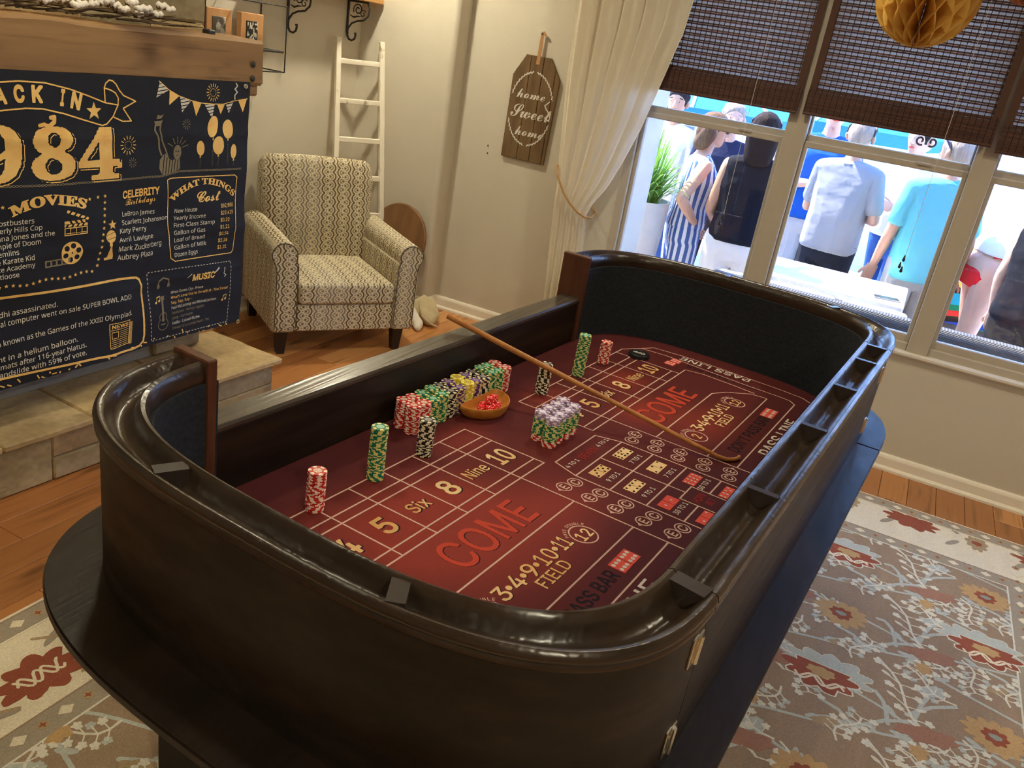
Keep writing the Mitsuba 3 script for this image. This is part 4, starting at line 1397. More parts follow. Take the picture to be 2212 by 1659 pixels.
# ------------------------------------------------------------------ wall shelf on iron scroll brackets
mat('shelf_wood', grain(3, srgb(206, 160, 98), srgb(168, 116, 64), 0, 2.0, 90), .45, .4)
ws = thing('wall_shelf', 'light wooden wall shelf on black iron scroll brackets above the ladder', 'shelf')
part(ws, 'board', bx(1.62, 2.585, 2.615, W1Y - .001, 1.785, 1.812, .004), 'shelf_wood')


def scroll(c, r0, r1, a0, a1, n=40):
    a = np.linspace(a0, a1, n)
    r = np.linspace(r0, r1, n)
    return [(0, c[0] + q * math.cos(w), c[1] + q * math.sin(w)) for q, w in zip(r, a)]


for x in (1.93, 2.455):
    k = part(ws, 'bracket', app(cat(bx(-.006, .006, -.012, 0, 1.60, 1.783, .002), bx(-.006, .006, -.15, 0, 1.773, 1.784, .002)), tr(x, W1Y - .001)), 'black_iron', label='black iron scroll bracket')
    loop = [(0, -.145, 1.772), (0, -.158, 1.745), (0, -.150, 1.705), (0, -.120, 1.680), (0, -.075, 1.672), (0, -.035, 1.655), (0, -.012, 1.625), (0, -.008, 1.60)]
    hk = [(0, -.008, 1.62), (0, -.010, 1.585), (0, -.022, 1.566), (0, -.045, 1.560), (0, -.064, 1.572), (0, -.070, 1.592), (0, -.066, 1.606)]
    T = tr(x, W1Y - .002)
    part(k, 'strap', app(tube(loop, .0055, 8), T), 'black_iron', smooth=40)
    part(k, 'hook', app(tube(hk, [.0065, .0065, .006, .006, .006, .006, .008], 8), T), 'black_iron', smooth=40)
    part(k, 'scroll', app(tube(scroll((-.075, 1.735), .034, .008, -.5, 9.0), .0035, 6), T), 'black_iron', smooth=40)
    part(k, 'scroll', app(tube(scroll((-.112, 1.715), .022, .006, 2.5, -4.5), .003, 6), T), 'black_iron', smooth=40)
    part(k, 'leaf', app(tube([(0, -.02, 1.70), (0, -.045, 1.69), (0, -.07, 1.698), (0, -.10, 1.70)], [.002, .005, .005, .0015], 6), T), 'black_iron', smooth=40)

# ------------------------------------------------------------------ wire box shelf and its two wooden photo blocks
wb = thing('wire_box_shelf', 'black wire box shelf hung on the wall right of the mantel', 'shelf')
bxs = [(1.17, 1.725), (2.60, 2.775), (1.364, 1.684)]
E = []
for i in (0, 1):
    for j in (0, 1):
        E += [((bxs[0][0], bxs[1][i], bxs[2][j]), (bxs[0][1], bxs[1][i], bxs[2][j])), ((bxs[0][i], bxs[1][0], bxs[2][j]), (bxs[0][i], bxs[1][1], bxs[2][j])), ((bxs[0][i], bxs[1][j], bxs[2][0]), (bxs[0][i], bxs[1][j], bxs[2][1]))]
for a, b in E:
    part(wb, 'wire', tube([a, b], .0035, 6), 'black_iron', smooth=40)
part(wb, 'shelf_plate', bx(1.175, 1.72, 2.605, 2.772, 1.458, 1.468, .002), 'black_iron')
part(wb, 'wire', tube([(1.43, 2.60, 1.684), (1.43, 2.775, 1.684)], .003, 6), 'black_iron')
mat('pine', grain(4, srgb(206, 160, 112), srgb(178, 126, 80), 2, 4.0, 70), .6, .3)
mat('photo_print', lambda p, n, uv: mix((.10, .085, .07), (.60, .55, .48), smoothstep(.42, .62, fbm(p.x * 42, p.z * 42, .3, 3))) * (1 - .5 * smoothstep(1.60, 1.52, p.z)), .4, .4)
mat('photo_print_dark', lambda p, n, uv: mix((.02, .02, .02), (.55, .52, .46), smoothstep(.50, .62, noise(p.x * 120, p.z * 95))), .4, .4)
for x, w, ph, lb in ((1.238, .165, 'photo_print', 'pine photo block with a pale family photo in the wire box shelf'), (1.462, .160, 'photo_print_dark', 'pine photo block with a dark checkered photo in the wire box shelf')):
    f = thing('photo_block', lb, 'photo frame')
    part(f, 'frame', bx(x, x + w, 2.66, 2.69, 1.4685, 1.628, .003), 'pine')
    part(f, 'photo', bx(x + .036, x + w - .044, 2.657, 2.662, 1.488, 1.592, .001), ph, label='printed photo')

# ------------------------------------------------------------------ tag sign on the sign wall
mat('sign_board', lambda p, n, uv: mix(srgb(124, 100, 72), srgb(88, 68, 48), dr.clip(fbm(p.y * 24, p.z * 4, .2, 4) * 1.5 - .25, 0, 1)), .75, .2, bump=lambda p, n, uv: .0012 * fbm(p.y * 160, p.z * 9, .1, 2))
mat('strap_leather', srgb(168, 126, 84), .6, .3)
sg = thing('home_sign', 'brown wooden tag sign reading home sweet home on the wall left of the curtain', 'sign')
XS = WSX - .002
# local: x towards the viewer's right (-y), y up
SO, SX, SY = np.array([XS, 1.612, 1.36]), (0, -1, 0), (0, 0, 1)
tag_ = Polygon([(-.152, -.296), (.134, -.301), (.152, .176), (.078, .289), (-.080, .290), (-.150, .172)])
cuts = [(-.16, -.047), (-.047, .035), (.035, .118), (.118, .16)]
for i, (a, b) in enumerate(cuts):
    g = tag_.intersection(sbox(a + .0015, -.4, b - .0015, .4))
    part(sg, 'board', on_plane(cat(ext(g, .012, .004 + .0012 * (i % 2)), ext(g.buffer(-.002), .0135, .004 + .0012 * (i % 2))), SO, SX, SY), 'sign_board')
part(sg, 'batten', on_plane(cat(bx(-.135, .125, .13, .17, 0, .005, .001), bx(-.135, .125, -.22, -.18, 0, .005, .001)), SO, SX, SY), 'sign_board')
part(sg, 'strap', on_plane(cat(ext(Polygon([(-.012, .245), (.012, .245), (.010, .42), (-.008, .42)]), .003, .018), ext(Polygon([(-.008, .415), (.010, .425), (.034, .398), (.020, .398)]), .003, .0185)), SO, SX, SY), 'strap_leather', label='tan leather hanging strap')
part(sg, 'strap_nail', on_plane(app(lathe([(.0005, .026), (.004, .025), (.005, .021)], 10), tr(0, .41)), SO, SX, SY), 'black_iron')
SW = []
SW += [txt(script('home'), -.108, .052, .062, 'math', 0, w=.185), txt(script('Sweet'), -.132, -.058, .084, 'math', 0, w=.262), txt(script('home'), -.085, -.158, .062, 'math', 0, w=.185)]
SW.append(LineString([(.095, -.035), (.125, -.05), (.128, -.015), (.10, .01), (.085, .03), (.11, .055)]).buffer(.0035))
for s, zc in ((1, .02), (-1, .0)):
    for side in (-1, 1):
        for k in range(9):
            a = math.radians(90 * s + side * (8 + 7.2 * k))
            x, y = .0 + .152 * math.cos(a) * .92, -.005 + .205 * math.sin(a)
            lf = aff.rotate(aff.scale(Point(0, 0).buffer(1, 6), .0118, .0036), math.degrees(a) + 90 + side * 38, origin=(0, 0))
            SW.append(aff.translate(lf, x - .006, y))
        SW.append(LineString([(-.006 + .140 * math.cos(q), -.005 + .205 * math.sin(q)) for q in [math.radians(90 * s + side * (6 + 7.2 * k)) for k in range(10)]]).buffer(.0015))
part(sg, 'lettering', on_plane(ext(unary_union(SW).intersection(tag_), .0012, .0178), SO, SX, SY), 'pale_print', label='cream script lettering and wreath', kind='stuff')
for yy, zz in ((1.869, 1.10), (1.866, 1.055)):
    solo('wall_nail', app(lathe([(.0005, .006), (.0035, .005), (.004, 0)], 10), tr(WSX, yy, zz, ry=-PI / 2)), 'black_iron', '%s of the two small dark nails in the wall left of the tag sign' % ('upper' if zz > 1.08 else 'lower'), 'nail')

# ------------------------------------------------------------------ round board and bag behind the chair
mat('round_board_wood', lambda p, n, uv: mix(srgb(140, 102, 68), srgb(102, 72, 46), fbm(p.y * 22, p.x * 22, p.z * 2.5, 4)), .55, .35)
RBc = np.array([2.515, 2.300, .445])
ob = thing('round_wood_board', 'round brown wooden board leaning on the wall behind the armchair', 'board')
dT = tr(*RBc, rz=math.radians(-6)) @ tr(ry=math.radians(-79))
part(ob, 'disc', app(lathe([(.0005, -.011), (.215, -.011), (.222, -.006), (.222, .006), (.215, .011), (.0005, .011)], 56), dT), 'round_board_wood', smooth=35)
mat('canvas_cloth', lambda p, n, uv: mix(srgb(206, 192, 158), srgb(178, 162, 128), fbm(p.x * 20, p.y * 20, p.z * 20, 3)), .9, .15, sheen=.3, bump=lambda p, n, uv: .0005 * noise(p.x * 700, p.y * 700, p.z * 700))
mat('white_cloth', (.74, .70, .64), .9, .15)
bg = thing('canvas_bag', 'cream canvas bag slumped on the floor beside the right of the armchair', 'bag')
q = m3.Manifold.batch_hull([sph((2.44, 1.93, .045), .042, 20), sph((2.36, 1.90, .04), .038, 20), sph((2.40, 2.02, .08), .05, 20), sph((2.50, 2.00, .10), .035, 20), sph((2.47, 2.03, .13), .02, 16)]).refine_to_length(.02)
part(bg, 'body', rough(q, .022, 11, 4, .02), 'canvas_cloth', smooth=60)
part(bg, 'strap', tube([(2.38, 2.00, .135), (2.33, 1.965, .115), (2.30, 1.92, .07), (2.315, 1.87, .035), (2.36, 1.845, .012)], [.006, .007, .007, .007, .006], 8), 'canvas_cloth', smooth=40)
bc = thing('crumpled_cloth', 'crumpled white cloth between the armchair and the canvas bag', 'cloth')
q = m3.Manifold.batch_hull([sph((2.27, 1.93, .03), .028, 16), sph((2.22, 1.90, .02), .019, 16), sph((2.29, 1.98, .05), .03, 16), sph((2.33, 2.03, .09), .022, 16)]).refine_to_length(.02)
part(bc, 'folds', rough(q, .022, 16, 9, .02), 'white_cloth', smooth=60)


# ------------------------------------------------------------------ curtain and tieback
scene['curtain_cloth'] = {'type': 'principledthin', 'base_color': rgb(.80, .74, .62), 'roughness': .8, 'diff_trans': .55, 'spec_trans': 0.0, 'spec_tint': 0.0}
cu = thing('window_curtain', 'cream curtain with soft folds tied back left of the window', 'curtain')
zs = np.linspace(2.46, .015, 130)
Lz = np.interp(-zs, [-2.46, -2.0, -1.6, -1.18, -1.03, -.73, -.41, 0], [1.275, 1.260, 1.241, 1.205, 1.185, 1.176, 1.155, 1.14])
Rz = np.interp(-zs, [-2.46, -2.02, -1.86, -1.61, -1.40, -1.20, -1.08, -.98, -.92, -.86, -.78, -.59, 0], [.56, .640, .657, .721, .776, .846, .895, .955, .977, .972, .966, .960, .95])
u = np.linspace(0, 1, 150)
P = np.zeros((len(zs), len(u), 3))
for i, z in enumerate(zs):
    am = .034 * np.clip(abs(z - .98) / .8, .38, 1.0)
    ph = 2 * PI * 5.6 * u ** 1.0 + .5 * np.sin(3 * u + z)
    fold = np.cos(ph) + .28 * np.cos(2 * ph + .7 + 1.2 * z) + .12 * np.sin(17 * u + 3 * z)
    P[i, :, 0] = 2.290 + am * fold - .012 * np.exp(-((z - .95) / .12) ** 2)
    P[i, :, 1] = Lz[i] + (Rz[i] - Lz[i]) * (u + .012 * np.sin(2 * PI * 5.6 * u))
    P[i, :, 2] = z - .05 * 0
part(cu, 'panel', grid(P), 'curtain_cloth', smooth=True)
hem = P[:, :5].copy()
hem[:, :, 0] -= .002
part(cu, 'side_hem', grid(hem), 'curtain_cloth', smooth=True)
mat('curtain_rod_metal', (.05, .045, .04), .4, .5)
solo('curtain_rod', cat(tube([(2.29, 1.36, 2.49), (2.29, -2.1, 2.49)], .012, 12), sph((2.29, 1.37, 2.49), .024), bx(2.29, WSX, 1.32, 1.335, 2.475, 2.49)), 'curtain_rod_metal', 'dark curtain rod above the view over the window', 'curtain rod', smooth=40)
mat('tie_rope', srgb(178, 142, 96), .8, .2, bump=lambda p, n, uv: .0012 * noise(p.x * 300 + p.z * 300, p.y * 300, p.z * 120))
tp = [(2.62, 1.225, 1.165), (2.40, 1.215, 1.150), (2.31, 1.200, 1.130), (2.288, 1.165, 1.075), (2.282, 1.120, 1.010), (2.282, 1.070, .960), (2.284, 1.02, .926), (2.294, .982, .908), (2.330, .958, .906), (2.40, .962, .92), (2.44, 1.05, .99), (2.47, 1.15, 1.08)]
tp = [(x - .045, y, z) if x < 2.5 else (x, y, z) for x, y, z in tp]
solo('curtain_tieback', tube(tp, .0058, 8), 'tie_rope', 'tan rope tieback holding the cream curtain', 'tieback', smooth=50)

# ------------------------------------------------------------------ woven wood roman shades
mat('shade_slat', lambda p, n, uv: mix(srgb(92, 60, 50), srgb(50, 32, 28), noise(p.y * 6, p.z * 600, 0)), .55, .35)
mat('shade_slat_light', lambda p, n, uv: mix(srgb(122, 84, 68), srgb(76, 50, 42), noise(p.y * 6, p.z * 600, 0)), .55, .35)
mat('shade_thread', srgb(42, 28, 26), .7, .2)
mat('shade_band', srgb(84, 62, 54), .85, .15)
scene['shade_liner'] = {'type': 'principledthin', 'base_color': rgb(.62, .58, .53), 'roughness': .9, 'diff_trans': 1.0, 'spec_trans': 0.0}
slat = trimesh.creation.box((.0035, 1, .0068))
shr = random.Random(12)
mat('cord_white', (.62, .58, .52), .7, .2)
mat('tassel_wood', srgb(46, 26, 20), .35, .5)
for nm, yb, ya, bot, cords in (('left', .85, .078, 1.600, (.290,)), ('middle', .048, -.765, 1.604, (-.578,)), ('right', -.785, -1.72, 1.586, (-1.45,))):
    s = thing('woven_shade', '%s woven brown wooden shade over the window, half drawn up' % nm, 'window shade')
    w, yc = yb - ya, (ya + yb) / 2
    k = 0
    z = bot + .108
    while z < 2.31:
        part(s, 'slat', app(slat, tr(2.392, yc, z) @ np.diag([1, w - .004, 1, 1])), 'shade_slat' if k % 3 else 'shade_slat_light')
        z += .0088 if k % 2 == 0 else .0176
        k += 1
    part(s, 'threads', cat([bx(2.3865, 2.3895, yy - .0014, yy + .0014, bot + .10, 2.31, 0) for yy in np.arange(ya + .012, yb - .005, .0265)]), 'shade_thread', kind='stuff', label='dark woven threads')
    part(s, 'liner', bx(2.4045, 2.4055, ya + .004, yb - .004, bot + .06, 2.31, 0), 'shade_liner', label='grey liner cloth')
    for yy in (ya + .016, yb - .016):
        part(s, 'edge_band', bx(2.3840, 2.3858, yy - .016, yy + .016, bot + .10, 2.31, 0), 'shade_band', label='brown cloth edge band')
    for i, (dx, z0, z1) in enumerate(((.000, bot + .012, bot + .120), (-.010, bot + .004, bot + .112), (-.019, bot - .001, bot + .098))):
        fold = [app(slat, tr(2.386 + dx, yc, zz) @ np.diag([1, w, 1, 1])) for zz in np.arange(z0 + .004, z1, .0076)]
        part(s, 'folded_slats', cat(fold), 'shade_slat', kind='stuff', label='stacked slats of the gathered bottom')
        part(s, 'fold_threads', cat([bx(2.3830 + dx, 2.3842 + dx, yy - .0012, yy + .0012, z0, z1, 0) for yy in np.arange(ya + .012, yb - .005, .0265)]), 'shade_thread', kind='stuff')
    part(s, 'bottom_bar', tube([(2.366, ya, bot + .002), (2.366, yb, bot + .002)], .0065, 8), 'shade_slat', smooth=40)
    part(s, 'head_rail', bx(2.375, 2.42, ya, yb, 2.30, 2.345, .004), 'shade_band')
    for cy in cords:
        part(s, 'pull_cord', tube([(2.352, cy, 2.30), (2.352, cy, 1.16), (2.352, cy - .003, 1.055)], .0011, 5), 'cord_white', label='thin pull cord')
        for dz, dy in ((1.052, 0), (1.018, .008), (1.000, -.004)):
            part(s, 'tassel', app(lathe([(.0005, .022), (.003, .021), (.0035, .014), (.0062, .004), (.0066, -.002), (.004, -.007), (.0005, -.008)], 12), tr(2.352, cy + dy, dz)), 'tassel_wood', smooth=50, label='dark wooden cord tassel')

# ------------------------------------------------------------------ honeycomb paper balls
scene['gold_paper'] = {'type': 'principledthin', 'base_color': rgb(.80, .54, .15), 'roughness': .6, 'diff_trans': .8, 'spec_trans': 0.0}
scene['copper_paper'] = {'type': 'principledthin', 'base_color': rgb(.66, .34, .22), 'roughness': .5, 'diff_trans': .5, 'spec_trans': 0.0}


def paper_ball(label, c, R, m, n=32, cells=4.0):
    k = thing('honeycomb_ball', label, 'paper ball')
    lat = np.linspace(-PI / 2 + .03, PI / 2 - .03, 61)
    rr = np.linspace(.06, 1, 7)
    for i in range(n):
        P = np.zeros((len(lat), len(rr), 3))
        for a, t in enumerate(lat):
            w = math.acos(max(-1, min(1, math.cos(2 * PI * cells * t / PI)))) / PI      # triangle wave 0..1
            az = 2 * PI * (i + (w - .5) * (1 if i % 2 else -1) * .96) / n
            q = rr * R * math.cos(t)
            P[a, :, 0], P[a, :, 1], P[a, :, 2] = q * math.cos(az), q * math.sin(az), R * math.sin(t) * (1 - .0 * rr)
        part(k, 'paper_leaf', app(grid(P), tr(*c)), m)
    part(k, 'hanging_string', tube([(c[0], c[1], c[2] + R * .9), (c[0], c[1], CEIL)], .0008, 5), 'cord_white', label='thin hanging string')


paper_ball('large golden honeycomb paper ball hanging before the window shades', (1.1, -.405, 2.022), .150, 'gold_paper')
paper_ball('small copper honeycomb paper ball hanging at the upper right corner', (1.1, -.665, 2.121), .100, 'copper_paper', 24)

# ------------------------------------------------------------------ the rug
rad = math.radians
wv = lambda p: .86 + .28 * noise(p.x * 420, p.y * 420) * 1.0


def wool(c0, c1=None):
    c1 = c1 or tuple(x * .82 for x in c0)
    return lambda p, n, uv: mix(c0, c1, fbm(p.x * 5, p.y * 26, .3, 3)) * wv(p)


for nm, c in (('field', srgb(158, 134, 108)), ('cream', srgb(228, 214, 182)), ('red', srgb(152, 84, 62)), ('gold', srgb(190, 154, 104)), ('sage', srgb(186, 188, 174)), ('pale', srgb(220, 214, 192)), ('pink', srgb(164, 120, 96)), ('guard', srgb(164, 150, 128)), ('tan', srgb(172, 148, 112)), ('core', srgb(150, 152, 136))):
    mat('rug_' + nm, wool(c), .95, .08, sheen=.35)
rg = thing('area_rug', 'floral wool rug with brown field and cream border under the craps table', 'rug')
RX0, RX1, RY0, RY1 = -2.05, 2.035, -1.79, 1.325
part(rg, 'ground', bx(RX0, RX1, RY0, RY1, .0008, .0085, .003), 'rug_cream')
full = sbox(RX0, RY0, RX1, RY1)
b1, b2, b3, b4 = full.buffer(-.012, join_style=2), full.buffer(-.088, join_style=2), full.buffer(-.375, join_style=2), full.buffer(-.452, join_style=2)
bxs2 = {'guard_band': b1.difference(b2), 'inner_guard_band': b3.difference(b4)}
part(rg, 'outer_guard_band', ext(b1.difference(b2), .0006, .0084), 'rug_guard')
part(rg, 'inner_guard_band', ext(b3.difference(b4), .0006, .0084), 'rug_guard')
part(rg, 'field', ext(b4, .0006, .0084), 'rug_field', label='brown field')
RL = {k: [] for k in ('cream', 'red', 'gold', 'sage', 'pale', 'pink', 'guard', 'tan', 'core', 'field')}
rr_ = random.Random(31)
for b, k in ((b1, 'field'), (b2, 'cream'), (b3, 'field'), (b4, 'pale')):
    RL[k].append(frame(b, .006))


def jag(cx, cy, rx, ry, n=11, depth=.28, rot=0.0, r=rr_, lobes=None):
    """A toothed flower outline."""
    pts = []
    for i in range(n * 8):
        a = 2 * PI * i / (n * 8)
        q = 1 - .72 * depth * (1 - abs(math.cos(a * n / 2))) ** .8 - .05 * r.random() - .05 * math.sin(a * 3 + 1)
        pts.append((rx * q * math.cos(a), ry * q * math.sin(a)))
    return aff.translate(aff.rotate(Polygon(pts).buffer(0), rot, origin=(0, 0)), cx, cy)


def palmette(x, y, s=1.0, fl=1):
    """Red body with a sage crown, cream squiggles."""
    red = jag(x - .02 * s, y, .085 * s, .125 * s, 9, .42).intersection(sbox(x - .2, y - .2, x + .03 * s, y + .2))
    crown = jag(x + .018 * s, y - .02 * fl * s, .095 * s, .150 * s, 11, .38).difference(red.buffer(.004))
    crown = crown.intersection(sbox(x - .025 * s, y - .3, x + .3, y + .3))
    k = part(rg, 'palmette', ext(unary_union([red.buffer(.005), crown.buffer(.003)]), .0005, .0089), 'rug_pale')
    part(k, 'crown', ext(crown, .0006, .0092), 'rug_sage', label='sage green crown')
    part(k, 'petals', ext(red, .0006, .0092), 'rug_red', label='rust red petals')
    core = jag(x - .008 * s, y, .030 * s, .050 * s, 7, .3)
    part(k, 'core', ext(core, .0005, .0096), 'rug_gold', label='golden core')
    sq = unary_union([LineString([(x - .055 * s + .018 * s * math.sin(2.3 * q + w), y + (q - 2.5) * .030 * s) for q in np.linspace(0, 5, 26)]).buffer(.0042 * s) for w in (0, 1.2)])
    part(k, 'outline', ext(sq.intersection(red), .0005, .0096), 'rug_cream', kind='stuff')


def goldflower(x, y, s=1.0):
    k = part(rg, 'flower', ext(jag(x, y, .105 * s, .120 * s, 13, .30), .0006, .0090), 'rug_gold', label='golden toothed flower')
    part(k, 'centre', ext(jag(x, y, .050 * s, .052 * s, 8, .34), .0005, .0094), 'rug_red', label='rust red centre')
    part(k, 'core', ext(jag(x, y, .017 * s, .026 * s, 6, .2), .0005, .0097), 'rug_core')


cols = [(-.76, 0), (-1.24, 1), (-.28, 1), (.20, 0), (.66, 1)]
for yy, off in cols:
    for j in range(-4, 4):
        x = 1.39 - .43 * off * 0 - .43 * (3 - j) + (.08 if off else 0) - .0
        if not (-1.50 < x < 1.56):
            continue
        q = (3 - j + off) % 2
        if q == 0:
            palmette(x, yy + .02 * (j % 2), 1.0, 1 if j % 4 < 2 else -1)
        else:
            goldflower(x - .05, yy - .01 * (j % 2), .82)
# lattice vines between the flowers
for yy, off in cols:
    for j in range(-4, 4):
        x = 1.39 - .43 * (3 - j) + (.08 if off else 0)
        w = .007
        for a, b2 in (((x - .20, yy - .10), (x - .06, yy - .26)), ((x - .06, yy - .26), (x + .10, yy - .30)), ((x + .02, yy + .10), (x - .12, yy + .24)), ((x - .20, yy - .10), (x - .24, yy + .03)), ((x - .14, yy + .0), (x - .20, yy - .10)), ((x - .12, yy - .19), (x - .02, yy - .17)), ((x - .02, yy - .17), (x + .01, yy - .12))):
            RL['sage'].append(LineString([a, ((a[0] + b2[0]) / 2 + .018, (a[1] + b2[1]) / 2), b2]).buffer(w))
        # leafy spray of small pale stars
        sp = [(x + .20 - .05 * q, yy - .14 - .028 * q - .02 * math.sin(q)) for q in range(8)]
        RL['pale'].append(LineString(sp).buffer(.0042))
        for q in range(1, 8):
            for sd in (-1, 1):
                c = (sp[q][0] + sd * .012 + .02, sp[q][1] + sd * .045)
                RL['pale'].append(seg(*sp[q], *c, .0045))
                RL['pale'].append(jag(c[0], c[1], .018, .015, 5, .42, rr_.random() * 90) if q % 2 else aff.translate(aff.rotate(aff.scale(Point(0, 0).buffer(1, 5), .016, .007), 60 * sd, origin=(0, 0)), *c))
        for ox, oy, an, sc in ((.03, .10, 60, .9), (-.16, .12, 150, .8), (.14, -.06, -15, .75), (-.05, -.40, 200, .8)):
            ca, sa = math.cos(rad(an)), math.sin(rad(an))
            st_ = [(x + ox + ca * q * .034 * sc - sa * .022 * math.sin(q * .9), yy + oy + sa * q * .034 * sc + ca * .022 * math.sin(q * .9)) for q in range(7)]
            RL['pale'].append(LineString(st_).buffer(.0036))
            for q in range(1, 7):
                for sd in (-1, 1):
                    c = (st_[q][0] - sa * sd * .034 + ca * .012, st_[q][1] + ca * sd * .034 + sa * .012)
                    RL['pale'].append(seg(*st_[q], *c, .0036))
                    RL['pale' if rr_.random() < .7 else 'sage'].append(jag(c[0], c[1], .0155, .0135, 5, .45, rr_.random() * 90))
        vine = [(x - .22 + .0215 * q, yy - .02 + .26 * math.sin(q * .33 + (1.6 if off else 0)) * (1 if off else -1)) for q in range(21)]
        RL['sage'].append(LineString(vine).buffer(.0055))
        for q in range(1, 20, 3):
            RL['sage'].append(aff.translate(aff.rotate(aff.scale(Point(0, 0).buffer(1, 6), .028, .010), 40 + 50 * q, origin=(0, 0)), vine[q][0] + .014, vine[q][1] + .016))
        RL['tan'].append(jag(x + .20, yy - .02, .022, .05, 6, .3, 30))
        RL['pink'].append(jag(x - .10, yy - .30, .040, .10, 7, .25, 14))
        RL['gold'].append(jag(x + .16, yy + .20, .035, .030, 6, .4))
        RL['sage'].append(jag(x + .05, yy + .17, .030, .055, 7, .35, 30))
for k in ('sage', 'pale', 'pink', 'gold', 'tan'):
    RL[k] = [unary_union(RL[k]).intersection(b4)]
# borders
for i in range(12):
    yy = -1.50 + .27 * i
    x = 1.885
    (RL['red'] if i % 2 == 0 else RL['tan']).append(jag(x, yy, .075, .125 if i % 2 == 0 else .05, 9, .40))
    RL['cream' if i % 2 else 'sage'].append(jag(x - .01, yy, .034, .040, 7, .3)) if i % 2 == 0 else RL['red'].append(jag(x, yy, .022, .024, 6, .3))
    if i % 2 == 0:
        RL['pink'].append(jag(x - .005, yy, .016, .018, 6, .3))
    for s in (-1, 1):
        RL['guard'].append(aff.rotate(aff.translate(aff.scale(Point(0, 0).buffer(1, 6), .045, .013), x + s * .07, yy + .10), 35 * s))
for i in range(14):
    x = 1.60 - .27 * i
    for yy, sg2 in ((1.092, 1), (-1.56, -1)):
        if i % 2 == 1:
            g = jag(x - .02, yy - .03, .125, .085, 9, .42)
            RL['red'].append(g)
            RL['cream'].append(unary_union([LineString([(x - .08 + .03 * q, yy - .03 + .022 * math.sin(3 * q + w)) for q in np.linspace(0, 4, 20)]).buffer(.004) for w in (0, 2)]))
        else:
            RL['tan'].append(jag(x, yy + .02, .05, .04, 7, .35))
            RL['red'].append(jag(x, yy + .02, .018, .016, 5, .3))
        for s in (-1, 1):
            RL['guard'].append(aff.rotate(aff.translate(aff.scale(Point(0, 0).buffer(1, 6), .055, .012), x + .10, yy + s * .075), 25 * s))
            RL['tan'].append(LineString([(x + .05, yy + s * .10), (x + .10, yy + s * .06), (x + .15, yy + s * .09)]).buffer(.005))
for dist in (.050, .413):
    yT, yB, xR = RY1 - dist, RY0 + dist, RX1 - dist
    for i in range(64):
        x = 1.9 - .062 * i
        for yy in (yT, yB):
            RL['cream' if i % 2 else 'tan'].append(Polygon([(x - .022, yy), (x, yy + .018), (x + .022, yy), (x, yy - .018)]) if i % 2 else Point(x, yy).buffer(.015, 6))
            RL['red'].append(star(x, yy, .011, 4))
    for i in range(50):
        yy = yT - .062 * i
        if yy > yB:
            RL['cream' if i % 2 else 'tan'].append(Polygon([(xR - .018, yy), (xR, yy + .022), (xR + .018, yy), (xR, yy - .022)]) if i % 2 else Point(xR, yy).buffer(.015, 6))
            RL['red'].append(star(xR, yy, .011, 4))
lv = {'field': 0, 'guard': .0001, 'tan': .0002, 'sage': .00005, 'pale': .00025, 'pink': .0003, 'gold': .00035, 'core': .0004, 'red': .0004, 'cream': .0006}
for k, gs in RL.items():
    if gs:
        part(rg, k + '_motifs', ext(unary_union(gs).intersection(full.buffer(-.006)).simplify(.0006), .0007 + lv[k], .0086), 'rug_' + k, kind='stuff', label='%s woven vines, leaves and small flowers' % {'field': 'brown', 'guard': 'grey tan', 'core': 'grey'}.get(k, k))


# ------------------------------------------------------------------ the patio outside
GZ = -.12
mat('patio_concrete', lambda p, n, uv: mix((.62, .60, .57), (.52, .51, .49), fbm(p.x * 2, p.y * 2, .5, 4)), .85, .2)
mat('stucco_white', (.80, .79, .77), .9, .1)
struct('patio_ground', bx(2.60, 14, -9, 9, GZ - .1, GZ, 0), 'patio_concrete', 'sunlit pale concrete patio outside the window')
struct('garden_wall', bx(9.0, 9.2, -9, 9, GZ, 2.5, 0), 'stucco_white', 'sunlit white garden wall across the patio')
mat('fence_blue', srgb(98, 116, 132), .6, .3)
fc = thing('slat_fence', 'grey blue horizontal slat fence behind the ornamental grass', 'fence')
for k in range(28):
    part(fc, 'slat', bx(5.20, 5.225, 1.28, 2.6, GZ + .03 + .05 * k, GZ + .072 + .05 * k, .004), 'fence_blue')
for y in (1.34, 1.95, 2.55):
    part(fc, 'post', bx(5.226, 5.29, y - .03, y + .03, GZ, 1.33, .004), 'fence_blue')

mat('canopy_blue', srgb(46, 122, 172), .8, .2)
for cx, cy, R, ze, lb in ((7.0, 1.75, 1.05, 1.42, 'blue market umbrella beyond the striped jumpsuit woman'), (8.1, .20, .80, 1.46, 'blue market umbrella beyond the man in the blue polo')):
    um = thing('patio_umbrella', lb, 'umbrella')
    rim = [(cx + R * math.cos(a), cy + R * math.sin(a), ze) for a in np.arange(8) * PI / 4 + .2]
    ap = (cx, cy, ze + .52)
    v = np.array(rim + [ap] + [(x, y, z - .12) for x, y, z in rim])
    f = [[i, (i + 1) % 8, 8] for i in range(8)] + [q for i in range(8) for q in ([9 + i, 9 + (i + 1) % 8, (i + 1) % 8], [9 + i, (i + 1) % 8, i])]
    part(um, 'canopy', trimesh.Trimesh(v, f, process=False), 'canopy_blue')
    for p in rim:
        part(um, 'rib', tube([(p[0], p[1], p[2] + .004), (ap[0], ap[1], ap[2] + .006)], .016, 6), 'stucco_white', label='white rib')
    part(um, 'pole', tube([(cx, cy, GZ + .05), ap], .022, 10), 'stucco_white', smooth=40)
    part(um, 'base', app(lathe([(.0005, .06), (.05, .06), (.24, .03), (.25, 0), (.0005, 0)], 24), tr(cx, cy, GZ)), 'stucco_white', smooth=40)

